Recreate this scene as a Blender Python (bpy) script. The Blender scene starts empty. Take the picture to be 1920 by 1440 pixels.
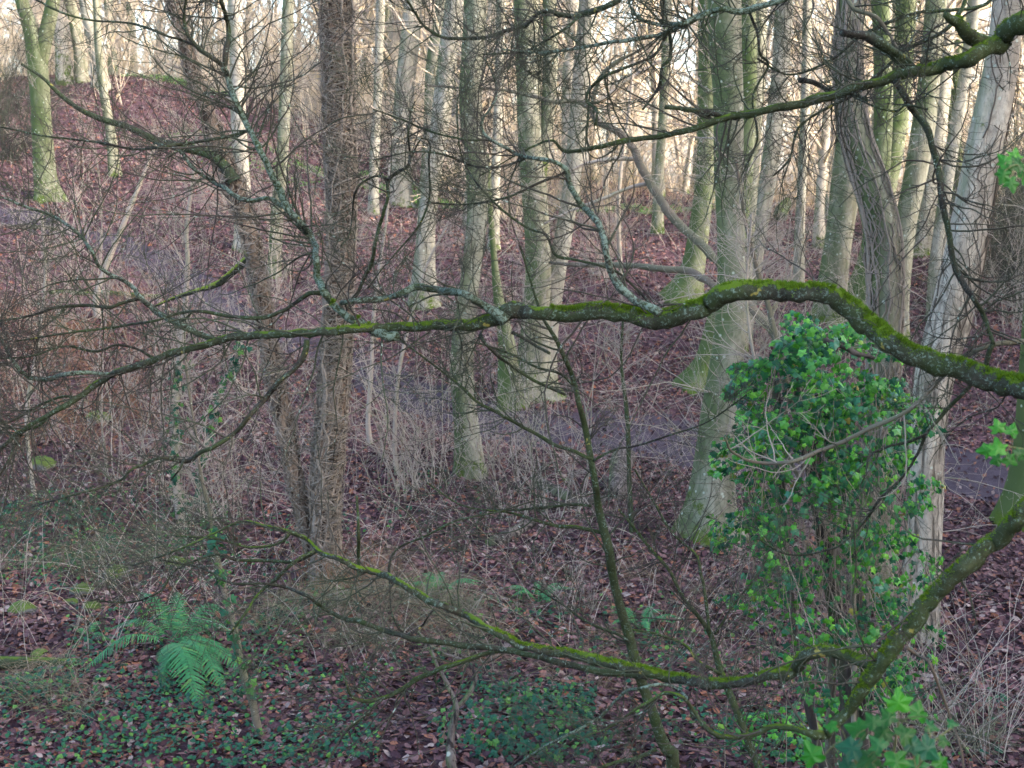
import bpy, math
import numpy as np
from math import radians as R_, sin, cos, pi

C = bpy.context.scene.collection
SC = bpy.context.scene
rng = np.random.default_rng(7)

# ------------------------------------------------------------------ camera
CAMZ = 3.6
PITCH = R_(8.0)
F = 2637.0                                    # focal length in photograph pixels (1920 wide)
cam = bpy.data.cameras.new('camera'); co = bpy.data.objects.new('camera', cam); C.objects.link(co)
co.location = (0, 0, CAMZ); co.rotation_euler = (pi/2 - PITCH, 0, 0)
cam.sensor_width = 36.0; cam.lens = 36.0*F/1920.0
cam.clip_start = 0.05; cam.clip_end = 2000
cam.dof.use_dof = True; cam.dof.focus_distance = 7.5; cam.dof.aperture_fstop = 6.3
SC.camera = co

# ------------------------------------------------------------------ sky, sun, exposure
SUN_EL, SUN_AZ = R_(21), R_(112)               # azimuth measured from +Y (view direction) towards +X
w = bpy.data.worlds.new('World'); SC.world = w; w.use_nodes = True
nt = w.node_tree
bg = nt.nodes['Background']; sky = nt.nodes.new('ShaderNodeTexSky')
sky.sky_type = 'NISHITA'; sky.sun_disc = False
sky.sun_elevation = SUN_EL; sky.sun_rotation = SUN_AZ
sky.air_density = 1.0; sky.dust_density = 4.0; sky.ozone_density = 1.6
nt.links.new(sky.outputs[0], bg.inputs[0]); bg.inputs[1].default_value = 0.15
sl = bpy.data.lights.new('sun', 'SUN'); so = bpy.data.objects.new('sun', sl); C.objects.link(so)
sl.energy = 1.8; sl.angle = R_(16); sl.color = (1.0, 0.93, 0.85)
so.rotation_euler = (pi/2 - SUN_EL, 0, pi - SUN_AZ)
SC.view_settings.view_transform = 'Standard'; SC.view_settings.look = 'None'
SC.view_settings.gamma = 1.0; SC.view_settings.use_curve_mapping = False
SC.view_settings.exposure = 3.0
SC.cycles.max_bounces = 5; SC.cycles.diffuse_bounces = 3; SC.cycles.glossy_bounces = 2
SC.cycles.transmission_bounces = 2; SC.cycles.volume_bounces = 0; SC.cycles.transparent_max_bounces = 4
SC.cycles.caustics_reflective = False; SC.cycles.caustics_refractive = False

# ------------------------------------------------------------------ pixel -> world
CP, SP = cos(PITCH), sin(PITCH)
def P(px, py, Y):
    u = (np.asarray(px, float) - 960)/F; v = -(np.asarray(py, float) - 720)/F
    dy = CP + v*SP; dz = -SP + v*CP
    k = np.asarray(Y, float)/dy
    return np.stack(np.broadcast_arrays(u*k, k*dy, CAMZ + k*dz), -1)

def tps_fit(pts, lam=0.02):
    X = pts[:, :2]; n = len(X)
    d = np.linalg.norm(X[:, None]-X[None], axis=2)
    K = np.where(d > 0, d*d*np.log(d+1e-9), 0) + lam*np.eye(n)
    Pm = np.c_[np.ones(n), X]
    A = np.zeros((n+3, n+3)); A[:n, :n] = K; A[:n, n:] = Pm; A[n:, :n] = Pm.T
    s = np.linalg.solve(A, np.r_[pts[:, 2], 0, 0, 0])
    return X, s[:n], s[n:]
_cp = [(0,1440,8.2),(480,1440,8),(960,1440,7.9),(1440,1440,8.1),(1900,1440,8.6),
 (0,1230,10.3),(330,1230,10.2),(960,1230,10.1),(1400,1230,10.4),(1900,1230,11),
 (0,1000,13.3),(620,1100,11.9),(960,1000,13.6),(1330,1000,13.6),(1900,1000,14.4),
 (880,890,15.9),(1300,840,17.7),(1900,900,16.6),(700,720,20.2),(1000,745,19.6),
 (0,800,17.0),(300,800,17.0),(0,600,21.5),(500,600,22.8),(100,400,27),(500,400,29.5),
 (300,150,41),(0,150,42),(900,550,24.5),(800,370,36),(1200,600,23.3),(1200,410,33),
 (1600,650,21.5),(1600,430,31.5),(1900,650,21.5),(1900,430,31.5),(1560,570,24.5)]
_w = [tuple(P(*c)) for c in _cp]
_w += [(x, -6, 2.1) for x in (-20,-8,0,8,20)] + [(x, 0, 1.9) for x in (-20,-8,0,8,20)] + [(x, 3.2, .75) for x in (-18,-6,0,6,18)]
_w += [(-18,10,.2),(18,10,.1),(-22,20,1.8),(20,20,.8),(-30,30,4.6),(26,30,2.2),(-34,45,7.2),(30,45,2.0)]
_w += [(-45,70,5),(-15,62,5),(8,58,2.2),(40,60,1.2),(-45,10,1),(45,10,.5),(-40,100,1),(0,100,.2),(45,100,0)]
_TX, _TW, _TA = tps_fit(np.array(_w))
def ground(x, y):
    x = np.asarray(x, float); y = np.asarray(y, float)
    sh = np.broadcast(x, y).shape
    x = np.broadcast_to(x, sh).ravel(); y = np.broadcast_to(y, sh).ravel()
    xc = np.clip(x, -55, 55); yc = np.clip(y, -9, 110)
    d = np.sqrt((xc[:, None]-_TX[None, :, 0])**2 + (yc[:, None]-_TX[None, :, 1])**2)
    z = (d*d*np.log(d+1e-9))@_TW + _TA[0] + _TA[1]*xc + _TA[2]*yc
    z = np.clip(z, -1.5, 9)
    z = z + .035*np.sin(x*1.7+.6*y)*np.sin(y*1.3-.4*x) + .02*np.sin(x*4.1+1.3)*np.sin(y*3.7+x) + .011*np.sin(7.3*x+2*y)*np.sin(8.1*y-x)
    z = z + SHADE_BANK[2]*np.exp(-((x-SHADE_BANK[0])/8.)**2-((y-SHADE_BANK[1])/21.)**2)      # unseen bank added at right to keep the low sun off the near slope
    for bx, by, bh, br in BUMPS:
        z = z + bh*np.exp(-((x-bx)**2+(y-by)**2)/br**2)
    return z.reshape(sh)
BUMPS = []
SHADE_BANK = (28., 0., 20.)
def hit(px, py, y0=6.0, y1=60.0, n=1100):
    Y = np.linspace(y0, y1, n)
    p = P(px, py, Y)
    below = p[:, 2] < ground(p[:, 0], Y)
    i = int(np.argmax(below)) if below.any() else n-1
    q = p[i].copy(); q[2] = ground(q[0], q[1]); return q
for px, py, h_, r_ in [(110,1010,.28,.7),(640,1180,.12,.6),(780,1190,.16,.5),(300,1090,.15,.5),(60,1350,.10,.5),(1830,1330,.1,.5),(330,1250,.08,.5)]:
    q = hit(px, py); BUMPS.append((q[0], q[1]+.2, h_, r_))

# ------------------------------------------------------------------ mesh building
class MB:
    def __init__(s): s.v = []; s.f4 = []; s.f3 = []; s.n = 0
    def add(s, v, f4=None, f3=None):
        v = np.asarray(v, np.float32).reshape(-1, 3)
        if f4 is not None and len(f4): s.f4.append(np.asarray(f4, np.int32).reshape(-1, 4)+s.n)
        if f3 is not None and len(f3): s.f3.append(np.asarray(f3, np.int32).reshape(-1, 3)+s.n)
        s.v.append(v); s.n += len(v); return s
    def mesh(s, name, mat, smooth=True):
        me = bpy.data.meshes.new(name)
        V = np.concatenate(s.v) if s.v else np.zeros((0, 3), np.float32)
        f4 = np.concatenate(s.f4) if s.f4 else np.zeros((0, 4), np.int32)
        f3 = np.concatenate(s.f3) if s.f3 else np.zeros((0, 3), np.int32)
        me.vertices.add(len(V)); me.vertices.foreach_set('co', V.ravel())
        me.loops.add(f4.size+f3.size); me.loops.foreach_set('vertex_index', np.r_[f4.ravel(), f3.ravel()])
        npoly = len(f4)+len(f3); me.polygons.add(npoly)
        st = np.r_[np.arange(len(f4))*4, f4.size+np.arange(len(f3))*3].astype(np.int32)
        me.polygons.foreach_set('loop_start', st)
        me.polygons.foreach_set('use_smooth', np.full(npoly, smooth))
        me.update(calc_edges=True)
        me.materials.append(mat)
        return me
    def obj(s, name, mat, parent=None, smooth=True, kind=None, label=None):
        o = bpy.data.objects.new(name, s.mesh(name, mat, smooth)); C.objects.link(o)
        if parent is not None:
            o.parent = parent
            o.matrix_parent_inverse = parent.matrix_basis.inverted()
        if kind: o['kind'] = kind
        if label: o['label'] = label
        return o
def nrm(a): return a/np.maximum(np.linalg.norm(a, axis=-1, keepdims=True), 1e-9)
def tubes(mb, pts, rad, sides=3, cap=False, disp=None):
    """pts (N,K,3), rad (N,K)"""
    pts = np.asarray(pts, float); rad = np.asarray(rad, float)
    if pts.ndim == 2: pts = pts[None]; rad = rad[None]
    N, K, _ = pts.shape
    if N == 0: return
    t = nrm(np.gradient(pts, axis=1))
    main = nrm(pts[:, -1]-pts[:, 0]+1e-6)
    ref = np.where(np.abs(main[:, 2:3]) < .8, np.array([[0., .15, 1.]]), np.array([[0.1, 1., 0.]]))
    ref = np.broadcast_to(ref[:, None], t.shape)
    a = nrm(np.cross(t, ref)); b = np.cross(t, a)
    th = np.arange(sides)*2*pi/sides
    ring = a[:, :, None]*np.cos(th)[None, None, :, None] + b[:, :, None]*np.sin(th)[None, None, :, None]
    rr = rad[:, :, None]*np.ones(sides)
    if disp is not None: rr = rr*disp
    V = pts[:, :, None]+ring*rr[..., None]
    idx = np.arange(N*K*sides).reshape(N, K, sides)
    nx = np.roll(idx, -1, axis=2)
    f = np.stack([idx[:, :-1], idx[:, 1:], nx[:, 1:], nx[:, :-1]], -1).reshape(-1, 4)
    f3 = None
    if cap:
        V = V.reshape(-1, 3); n0 = len(V)
        ce = np.concatenate([pts[:, 0], pts[:, -1]]); V = np.concatenate([V, ce])
        tr = []
        for i in range(N):
            for k in range(sides):
                tr.append((n0+i, idx[i, 0, k], nx[i, 0, k])); tr.append((n0+N+i, nx[i, -1, k], idx[i, -1, k]))
        f3 = tr
    mb.add(V, f, f3)
def spline(ctrl, n):
    """Catmull-Rom through ctrl (m, d) -> n rows, spaced by arc length of the first 3 columns"""
    c = np.asarray(ctrl, float); m = len(c)
    if m == 2: c = np.array([c[0], (c[0]+c[1])/2, c[1]]); m = 3
    e = np.vstack([2*c[0]-c[1], c, 2*c[-1]-c[-2]])
    out = []
    for i in range(m-1):
        p0, p1, p2, p3 = e[i:i+4]
        for t in np.linspace(0, 1, 12, endpoint=False):
            out.append(.5*((2*p1)+(-p0+p2)*t+(2*p0-5*p1+4*p2-p3)*t*t+(-p0+3*p1-3*p2+p3)*t**3))
    out.append(c[-1]); out = np.array(out)
    s = np.r_[0, np.cumsum(np.linalg.norm(np.diff(out[:, :3], axis=0), axis=1))]
    q = np.linspace(0, s[-1], n)
    return np.stack([np.interp(q, s, out[:, k]) for k in range(out.shape[1])], -1)
def grow(P0, D0, L, R0, K, wig=.2, trop=(0, 0, 0), taper=.35, r=rng):
    P0 = np.asarray(P0, float); N = len(P0); L = np.broadcast_to(L, (N,)); R0 = np.broadcast_to(R0, (N,))
    d = nrm(np.asarray(D0, float)); p = P0.copy(); pts = [p.copy()]
    drift = r.normal(size=(N, 3))*wig*.35
    for k in range(K-1):
        d = nrm(d + r.normal(size=(N, 3))*wig + drift + np.asarray(trop)); p = p + d*(L/(K-1))[:, None]; pts.append(p.copy())
    return np.stack(pts, 1), R0[:, None]*np.linspace(1, taper, K)[None]
def children(pts, rad, per, ang=50, lf=(.3, .6), rf=.6, tmin=.15, L=None, r=rng, flat=0., up=0.):
    """per: mean children per parent. returns P0, D0, L, R"""
    N, K, _ = pts.shape
    seg = np.linalg.norm(np.diff(pts, axis=1), axis=2).sum(1)
    n = r.poisson(per, N) if per < 50 else np.full(N, int(per)); I = np.repeat(np.arange(N), n); M = len(I)
    t = tmin+(1-tmin)*r.random(M); q = t*(K-1); k = np.minimum(q.astype(int), K-2); fr = (q-k)[:, None]
    a = pts[I, k]; b = pts[I, k+1]; p = a+(b-a)*fr; tg = nrm(b-a)
    rd = rad[I, k]*(1-fr[:, 0])+rad[I, k+1]*fr[:, 0]
    side = nrm(np.cross(tg, r.normal(size=(M, 3))*np.array([1, 1-.6*flat, 1])))
    if up: side = nrm(side+np.array([0, 0, up]))
    an = R_(1)*r.normal(ang, 12, M)[:, None]
    d = nrm(tg*np.cos(an)+side*np.sin(an))
    base = seg[I] if L is None else np.broadcast_to(L, (N,))[I]
    ln = base*(lf[0]+(lf[1]-lf[0])*r.random(M))*(1.15-.55*t)
    return p, d, ln, rd*rf
def spray(mb, pts, rad, levels, r=rng, sides=3, minr=.0008, wig=.17, trop=(0, 0, .015), flat=.3):
    """levels: list of (per, ang, (lf0, lf1), rf, K, Labs or None)"""
    for (per, ang, lf, rf, K, La) in levels:
        p, d, L, rr = children(pts, rad, per, ang, lf, rf, L=La, r=r, flat=flat)
        if len(p) == 0: return
        rr = np.maximum(rr, minr*1.3)
        pts, rad = grow(p, d, L, rr, K, wig, trop, .4, r)
        rad = np.maximum(rad, minr*.8)
        tubes(mb, pts, rad, sides)
IVY = np.array([(0,0),(.24,-.12),(.50,-.03),(.40,.19),(.63,.47),(.31,.53),(0,1),(-.31,.53),(-.63,.47),(-.40,.19),(-.50,-.03),(-.24,-.12)], float)
def ivy_template(lobe=1.0):
    v = np.zeros((13, 3)); v[:12, :2] = IVY; v[:12, 2] = -.22*np.abs(IVY[:, 0])-.12*IVY[:, 1]**2*lobe; v[12] = (0, .32, .03)
    f = [(12, i, (i+1) % 12) for i in range(12)]
    return v, np.array(f)
def scatter(mb, tv, tf, pos, nor, tip, size):
    """place template (tv, tf tri) at pos with z->nor, y->tip"""
    n = nrm(nor); y = nrm(tip-(tip*n).sum(-1, keepdims=True)*n); x = np.cross(y, n)
    V = pos[:, None]+size[:, None, None]*(tv[None, :, 0:1]*x[:, None]+tv[None, :, 1:2]*y[:, None]+tv[None, :, 2:3]*n[:, None])
    N, m = len(pos), len(tv)
    Fc = (tf[None]+(np.arange(N)*m)[:, None, None])
    if tf.shape[1] == 3: mb.add(V, None, Fc)
    else: mb.add(V, Fc)
def thing(name, label, cat, loc=(0, 0, 0), group=None):
    o = bpy.data.objects.new(name, None); C.objects.link(o); o.location = tuple(float(a) for a in loc)
    o['label'] = label; o['category'] = cat; o.empty_display_size = .1
    if group: o['group'] = group
    return o
def tag(o, label=None, cat=None, group=None, kind=None):
    for k, v in (('label', label), ('category', cat), ('group', group), ('kind', kind)):
        if v: o[k] = v
    return o

# ------------------------------------------------------------------ materials
class NT:
    def __init__(s, name, rough=.85, spec=.25):
        s.m = bpy.data.materials.new(name); s.m.use_nodes = True; s.t = s.m.node_tree
        s.b = s.t.nodes['Principled BSDF']; s.b.inputs['Roughness'].default_value = rough
        s.b.inputs['Specular IOR Level'].default_value = spec
        s.tc = s.t.nodes.new('ShaderNodeTexCoord'); s.geo = s.t.nodes.new('ShaderNodeNewGeometry')
    def link(s, a, b): s.t.links.new(a, b)
    def noise(s, scale, detail=4, rough=.6, vec=None, stretch=None, dist=0):
        n = s.t.nodes.new('ShaderNodeTexNoise'); n.inputs['Scale'].default_value = scale; n.inputs['Detail'].default_value = detail
        n.inputs['Roughness'].default_value = rough; n.inputs['Distortion'].default_value = dist
        mp = s.t.nodes.new('ShaderNodeMapping'); mp.inputs['Scale'].default_value = stretch or (1, 1, 1)
        s.link(s.tc.outputs['Object'], mp.inputs[0]); s.link(mp.outputs[0], n.inputs['Vector']); return n.outputs['Fac']
    def voro(s, scale, stretch=None, feature='F1', rnd=1):
        n = s.t.nodes.new('ShaderNodeTexVoronoi'); n.feature = feature; n.inputs['Scale'].default_value = scale; n.inputs['Randomness'].default_value = rnd
        mp = s.t.nodes.new('ShaderNodeMapping'); mp.inputs['Scale'].default_value = stretch or (1, 1, 1)
        s.link(s.tc.outputs['Object'], mp.inputs[0]); s.link(mp.outputs[0], n.inputs['Vector']); return n.outputs['Distance']
    def ramp(s, fac, stops):
        r = s.t.nodes.new('ShaderNodeValToRGB'); e = r.color_ramp.elements
        while len(e) < len(stops): e.new(.5)
        for k, (p, c) in enumerate(stops):
            e[k].position = p; e[k].color = (*c, 1) if isinstance(c, tuple) else (c, c, c, 1)
        s.link(fac, r.inputs[0]); return r.outputs[0]
    def math(s, op, a, b=0., clamp=False):
        m = s.t.nodes.new('ShaderNodeMath'); m.operation = op; m.use_clamp = clamp
        for i, v in enumerate((a, b)):
            if isinstance(v, (int, float)): m.inputs[i].default_value = v
            else: s.link(v, m.inputs[i])
        return m.outputs[0]
    def mix(s, fac, a, b):
        m = s.t.nodes.new('ShaderNodeMix'); m.data_type = 'RGBA'
        for i, v in ((0, fac), (6, a), (7, b)):
            if isinstance(v, (int, float)): m.inputs[i].default_value = v
            elif isinstance(v, tuple): m.inputs[i].default_value = (*v, 1)
            else: s.link(v, m.inputs[i])
        return m.outputs[2]
    def nz(s, axis=2, obj=False):
        x = s.t.nodes.new('ShaderNodeSeparateXYZ'); s.link(s.geo.outputs['Normal'], x.inputs[0]); return x.outputs[axis]
    def island(s): return s.geo.outputs['Random Per Island']
    def color(s, c): s.link(c, s.b.inputs['Base Color'])
    def bump(s, h, strength=.5, dist=.02):
        b = s.t.nodes.new('ShaderNodeBump'); b.inputs['Strength'].default_value = strength; b.inputs['Distance'].default_value = dist
        s.link(h, b.inputs['Height']); s.link(b.outputs[0], s.b.inputs['Normal'])

def bark(name, pale, dark, green, gamt=.5, vstretch=.25, fissure=0., side=-1., scale=6.):
    """smooth beech-like bark; greener on left-facing sides, paler on right-facing ones"""
    t = NT(name, .9, .08)
    n1 = t.noise(scale, 6, .65, stretch=(1, 1, vstretch)); n2 = t.noise(scale*5, 5, .7, stretch=(1, 1, .6))
    base = t.mix(t.ramp(n1, [(.38, 0.), (.60, 1.)]), dark, pale)
    base = t.mix(t.ramp(n2, [(.48, 0.), (.62, .5)]), base, tuple(.55*a for a in dark))
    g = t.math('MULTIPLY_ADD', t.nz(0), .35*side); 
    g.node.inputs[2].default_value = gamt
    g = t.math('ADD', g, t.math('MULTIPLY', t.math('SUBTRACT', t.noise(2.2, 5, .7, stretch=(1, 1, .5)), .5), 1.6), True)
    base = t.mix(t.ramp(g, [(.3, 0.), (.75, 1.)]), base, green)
    gx_ = t.t.nodes.new('ShaderNodeSeparateXYZ'); t.link(t.tc.outputs['Generated'], gx_.inputs[0])
    foot = t.math('ADD', t.ramp(gx_.outputs[2], [(.01, .8), (.13, 0.)]), t.math('MULTIPLY', t.math('SUBTRACT', t.noise(5, 6, .75), .56), 3.2))
    base = t.mix(t.ramp(foot, [(.35, 0.), (.6, 1.)]), base, t.mix(t.noise(45, 4), (.04,.065,.012), (.095,.135,.02)))
    # pale crust lichen spots
    v = t.voro(9); base = t.mix(t.ramp(v, [(.10, .75), (.16, 0.)]), base, (.42, .46, .38))
    t.color(base)
    h = t.math('ADD', n1, t.math('MULTIPLY', n2, .6))
    if fissure:
        f = t.noise(22, 5, .6, stretch=(1, 1, .13), dist=.4); f = t.ramp(f, [(.40, 0.), (.50, 1.)])
        if name == 'bark_rough_pale':
            x = t.t.nodes.new('ShaderNodeSeparateXYZ'); t.link(t.tc.outputs['Object'], x.inputs[0])
            f = t.math('MAXIMUM', f, t.ramp(t.math('MULTIPLY', x.outputs[2], .2), [(.42, 0.), (.62, 1.)]))
        t.color(t.mix(f, tuple(.4*a for a in dark), base)); h = t.math('ADD', h, t.math('MULTIPLY', f, fissure))
        t.bump(h, .9, .03)
    else: t.bump(h, .35, .02)
    return t.m
def twigmat(name, a, b, green=None, gl=(.45, .6), lich=.0, rough=.75, gl_scale=3.):
    t = NT(name, rough, .1)
    c = t.mix(t.noise(60, 3), a, b)
    c = t.mix(t.math('MULTIPLY', t.island(), .5), c, tuple(.5*x+.5*y for x, y in zip(a, b)))
    if green: c = t.mix(t.ramp(t.noise(gl_scale, 4), [(gl[0], 0.), (gl[1], .85)]), c, green)
    if lich:
        v = t.noise(38, 3, .7); c = t.mix(t.ramp(v, [(.66-lich*.2, 0.), (.72-lich*.2, .9)]), c, (.34, .42, .35))
    t.color(c); t.bump(t.noise(120, 3), .3, .004)
    return t.m
def bough_mat(name, moss_lo, lich=.1, base=((.018,.017,.012),(.048,.048,.034)), moss=(.10,.165,.012)):
    t = NT(name, .8, .1)
    n = t.noise(24, 6, .7); fine = t.noise(150, 4, .7)
    c = t.mix(t.ramp(n, [(.35, 0.), (.65, 1.)]), *base)
    al = t.noise(5, 4, .6)
    c = t.mix(t.ramp(al, [(.4, 0.), (.62, .75)]), c, (.034,.054,.018))      # algae film
    v = t.noise(70, 5, .8, dist=.8); c = t.mix(t.ramp(v, [(.64-lich, 0.), (.70-lich, .75)]), c, (.17,.23,.185))
    v2 = t.noise(13, 3, .6); c = t.mix(t.ramp(v2, [(.68, 0.), (.70, .8)]), c, (.28,.24,.06))
    u = t.math('ADD', t.nz(2), t.math('MULTIPLY', t.math('SUBTRACT', t.noise(7, 6, .8), .5), 4.2))
    mk = t.ramp(u, [(moss_lo, 0.), (min(1., moss_lo+.14), 1.)])
    mc = t.mix(fine, tuple(.5*a for a in moss), moss)
    c = t.mix(mk, c, mc); t.color(c)
    t.bump(t.math('ADD', t.math('ADD', n, t.math('MULTIPLY', fine, .5)), t.math('MULTIPLY', mk, .8)), .8, .006)
    return t.m
def leafmat(name, stops, rough=.4, spec=.5, trans=0., vein=False):
    t = NT(name, rough, spec)
    c = t.ramp(t.island(), stops)
    if name == 'leaf_litter': c = t.mix(t.ramp(t.noise(.9, 5, .65), [(.36, .55), (.52, 0.)]), c, (.035,.022,.028)); c = t.mix(t.ramp(t.noise(.55, 4, .6), [(.52, 0.), (.66, .35)]), c, (.22,.14,.13))
    c = t.mix(t.ramp(t.noise(70, 3), [(.3, .35), (.6, 0.)]), c, tuple(.4*x for x in stops[0][1]))
    t.color(c)
    if trans:
        t.b.inputs['Subsurface Weight'].default_value = 0
        tr = t.t.nodes.new('ShaderNodeBsdfTranslucent'); t.link(c, tr.inputs[0])
        mx = t.t.nodes.new('ShaderNodeMixShader'); mx.inputs[0].default_value = trans
        t.link(t.b.outputs[0], mx.inputs[1]); t.link(tr.outputs[0], mx.inputs[2])
        t.link(mx.outputs[0], t.t.nodes['Material Output'].inputs[0])
    return t.m

M = {}
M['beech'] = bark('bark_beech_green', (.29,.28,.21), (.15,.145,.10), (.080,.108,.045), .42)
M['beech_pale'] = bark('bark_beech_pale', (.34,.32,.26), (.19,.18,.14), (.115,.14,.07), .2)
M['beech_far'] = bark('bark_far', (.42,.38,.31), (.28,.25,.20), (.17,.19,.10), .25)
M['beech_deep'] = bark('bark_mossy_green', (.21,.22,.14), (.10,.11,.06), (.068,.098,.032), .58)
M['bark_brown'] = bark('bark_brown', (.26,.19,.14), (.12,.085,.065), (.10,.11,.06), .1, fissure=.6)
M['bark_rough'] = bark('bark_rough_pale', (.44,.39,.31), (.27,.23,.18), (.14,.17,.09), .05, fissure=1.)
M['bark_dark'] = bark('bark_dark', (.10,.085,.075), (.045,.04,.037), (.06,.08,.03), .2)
M['ivystem'] = twigmat('ivy_stem', (.30,.255,.205), (.13,.105,.085))
M['ivystem_dark'] = twigmat('ivy_stem_dark', (.07,.055,.045), (.11,.085,.06))
M['twig'] = twigmat('twig_dark', (.032,.028,.024), (.072,.063,.050), (.045,.058,.032), (.42,.58), .12)
M['twig_red'] = twigmat('twig_reddish', (.085,.05,.038), (.13,.085,.06), (.07,.08,.04))
M['twig_pale'] = twigmat('twig_pale', (.36,.31,.26), (.24,.20,.165), (.16,.18,.10), (.5,.7))
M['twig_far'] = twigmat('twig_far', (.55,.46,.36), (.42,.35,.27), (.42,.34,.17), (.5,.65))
M['dead_pole'] = twigmat('dead_wood', (.17,.135,.10), (.10,.082,.066), (.11,.115,.075), (.4,.55), .1, gl_scale=1.2)
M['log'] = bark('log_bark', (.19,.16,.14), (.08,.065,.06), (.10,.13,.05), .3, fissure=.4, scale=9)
M['bough'] = bough_mat('bough_mossy', .62, .09)
M['bough_lichen'] = bough_mat('bough_lichen', 1.05, .165)
M['bough_moss'] = bough_mat('bough_all_moss', -.3, .02, moss=(.20,.25,.03))
M['bough_green'] = bough_mat('bough_green', .8, .075, ((.022,.026,.012),(.052,.06,.028)), (.08,.13,.012))
M['branch'] = bough_mat('branch_dark', 1.3, .075, ((.016,.014,.012),(.04,.035,.026)))
M['moss'] = leafmat('moss', [(0., (.05,.10,.006)), (.5, (.11,.20,.010)), (1., (.19,.29,.02))], .9, .1)
M['ivy'] = leafmat('ivy_leaf', [(0., (.007,.055,.026)), (.3, (.014,.115,.048)), (.6, (.034,.18,.018)), (.85, (.07,.28,.018)), (.97, (.14,.38,.03)), (1., (.22,.17,.03))], .5, .28, .15)
M['ivy_front'] = leafmat('ivy_leaf_fresh', [(0., (.02,.12,.02)), (.6, (.03,.17,.03)), (1., (.07,.26,.05))], .4, .35, .2)
M['ivy_ground'] = leafmat('ivy_ground_leaf', [(0., (.008,.045,.026)), (.6, (.013,.085,.042)), (.85, (.034,.12,.020)), (1., (.11,.24,.04))], .6, .2, .1)
M['fern'] = leafmat('fern_green', [(0., (.028,.14,.050)), (.8, (.052,.22,.075)), (1., (.12,.24,.055))], .5, .2, .25)
M['herb'] = leafmat('herb_green', [(0., (.05,.12,.02)), (1., (.13,.25,.04))], .6, .3, .2)
M['litter'] = leafmat('leaf_litter', [(0., (.012,.006,.009)), (.25, (.050,.023,.028)), (.5, (.13,.064,.068)), (.74, (.225,.122,.115)),
                                    (.80, (.27,.11,.06)), (.88, (.19,.08,.055)), (.94, (.20,.15,.14)), (1., (.38,.29,.25))], .7, .08, 0.)
M['straw'] = leafmat('dry_grass', [(0., (.12,.085,.06)), (.5, (.22,.165,.11)), (1., (.33,.26,.18))], .9, .05, .1)
M['straw_green'] = leafmat('sedge_grass', [(0., (.08,.095,.055)), (.5, (.16,.165,.10)), (1., (.28,.25,.18))], .9, .05, .1)
M['bracken'] = leafmat('dead_bracken', [(0., (.15,.07,.04)), (.5, (.24,.13,.075)), (1., (.32,.21,.13))], .9, .05, .1)
def soil(name, a, b, c):
    t = NT(name, .95, .04)
    n = t.noise(7, 8, .7); n2 = t.noise(60, 6, .75)
    col = t.mix(t.ramp(n, [(.35, 0.), (.65, 1.)]), a, b); col = t.mix(t.ramp(n2, [(.5, 0.), (.7, 1.)]), col, c)
    t.color(col); t.bump(t.math('ADD', n, n2), .8, .03); return t.m
M['soil'] = soil('woodland_soil', (.055,.032,.040), (.11,.060,.070), (.17,.10,.10))
M['mud'] = soil('path_mud', (.040,.031,.040), (.072,.056,.070), (.12,.095,.11))
M['rock'] = (lambda t: (t.color(t.mix(t.ramp(t.math('ADD', t.nz(2), t.math('MULTIPLY', t.math('SUBTRACT', t.noise(6, 5), .5), 2.)), [(.2, 0.), (.6, 1.)]),
              t.mix(t.noise(12, 6), (.05,.05,.05), (.15,.14,.13)), t.mix(t.noise(60, 4), (.035,.06,.012), (.10,.14,.02)))), t.bump(t.noise(25, 8), .8, .02), t.m)[2])(NT('mossy_rock'))

# ------------------------------------------------------------------ ground and path
pathpx = [(-260,365),(-60,392),(60,412),(180,445),(300,500),(400,560),(500,615),(600,660),(700,715),(800,755),(900,778),(1000,795),(1130,815),(1280,838),(1450,862),(1650,885),(1850,902),(2050,915),(2300,925)]
PATH = np.array([hit(*p)[:2] for p in pathpx])
PW = np.interp(np.arange(len(PATH)), [0, 3, 7, 10, 13, 18], [.42, .42, .5, .85, 1.05, 1.0])
_pd = np.c_[PATH, PW]; _i = np.linspace(0, len(PATH)-1, 240)
_pd = np.stack([np.interp(_i, np.arange(len(PATH)), _pd[:, k]) for k in range(3)], -1)
def pathdist(x, y):
    x = np.asarray(x); y = np.asarray(y); out = np.empty(x.shape)
    xf, yf = x.ravel(), y.ravel(); o = np.empty(len(xf))
    for s in range(0, len(xf), 40000):
        d = np.hypot(xf[s:s+40000, None]-_pd[None, :, 0], yf[s:s+40000, None]-_pd[None, :, 1])-_pd[None, :, 2]
        o[s:s+40000] = d.min(1)
    o += .16*np.sin(xf*2.3+yf)+.1*np.sin(5.1*xf-3*yf)
    return o.reshape(x.shape)
xs = np.r_[-420,-300,-200,-130,-90,-70,-55, np.arange(-45,-24,2.), np.arange(-22,24,.2), np.arange(25,47,1.), 55,70,90,130,200,300,420]
ys = np.r_[-200,-120,-60,-30,-15,-9, np.arange(-6,5,1.), np.arange(5.5,44,.2), np.arange(45,62,1.), np.arange(64,112,4.), 130,170,250,400,600]
gx, gy = np.meshgrid(xs, ys)
gz = ground(gx, gy)
pdg = pathdist(gx, gy)
gz = gz - .05*np.clip(-pdg*2+.3, 0, 1)*(np.abs(gx) < 40)
def ground2(x, y): return ground(x, y)-.05*np.clip(-pathdist(x, y)*2+.3, 0, 1)
V = np.stack([gx, gy, gz], -1).reshape(-1, 3); nx_, ny_ = len(xs), len(ys)
ii = np.arange(nx_*ny_).reshape(ny_, nx_)
Q = np.stack([ii[:-1, :-1], ii[:-1, 1:], ii[1:, 1:], ii[1:, :-1]], -1)
cm = (pdg[:-1, :-1]+pdg[1:, 1:])/2 < 0
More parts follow.
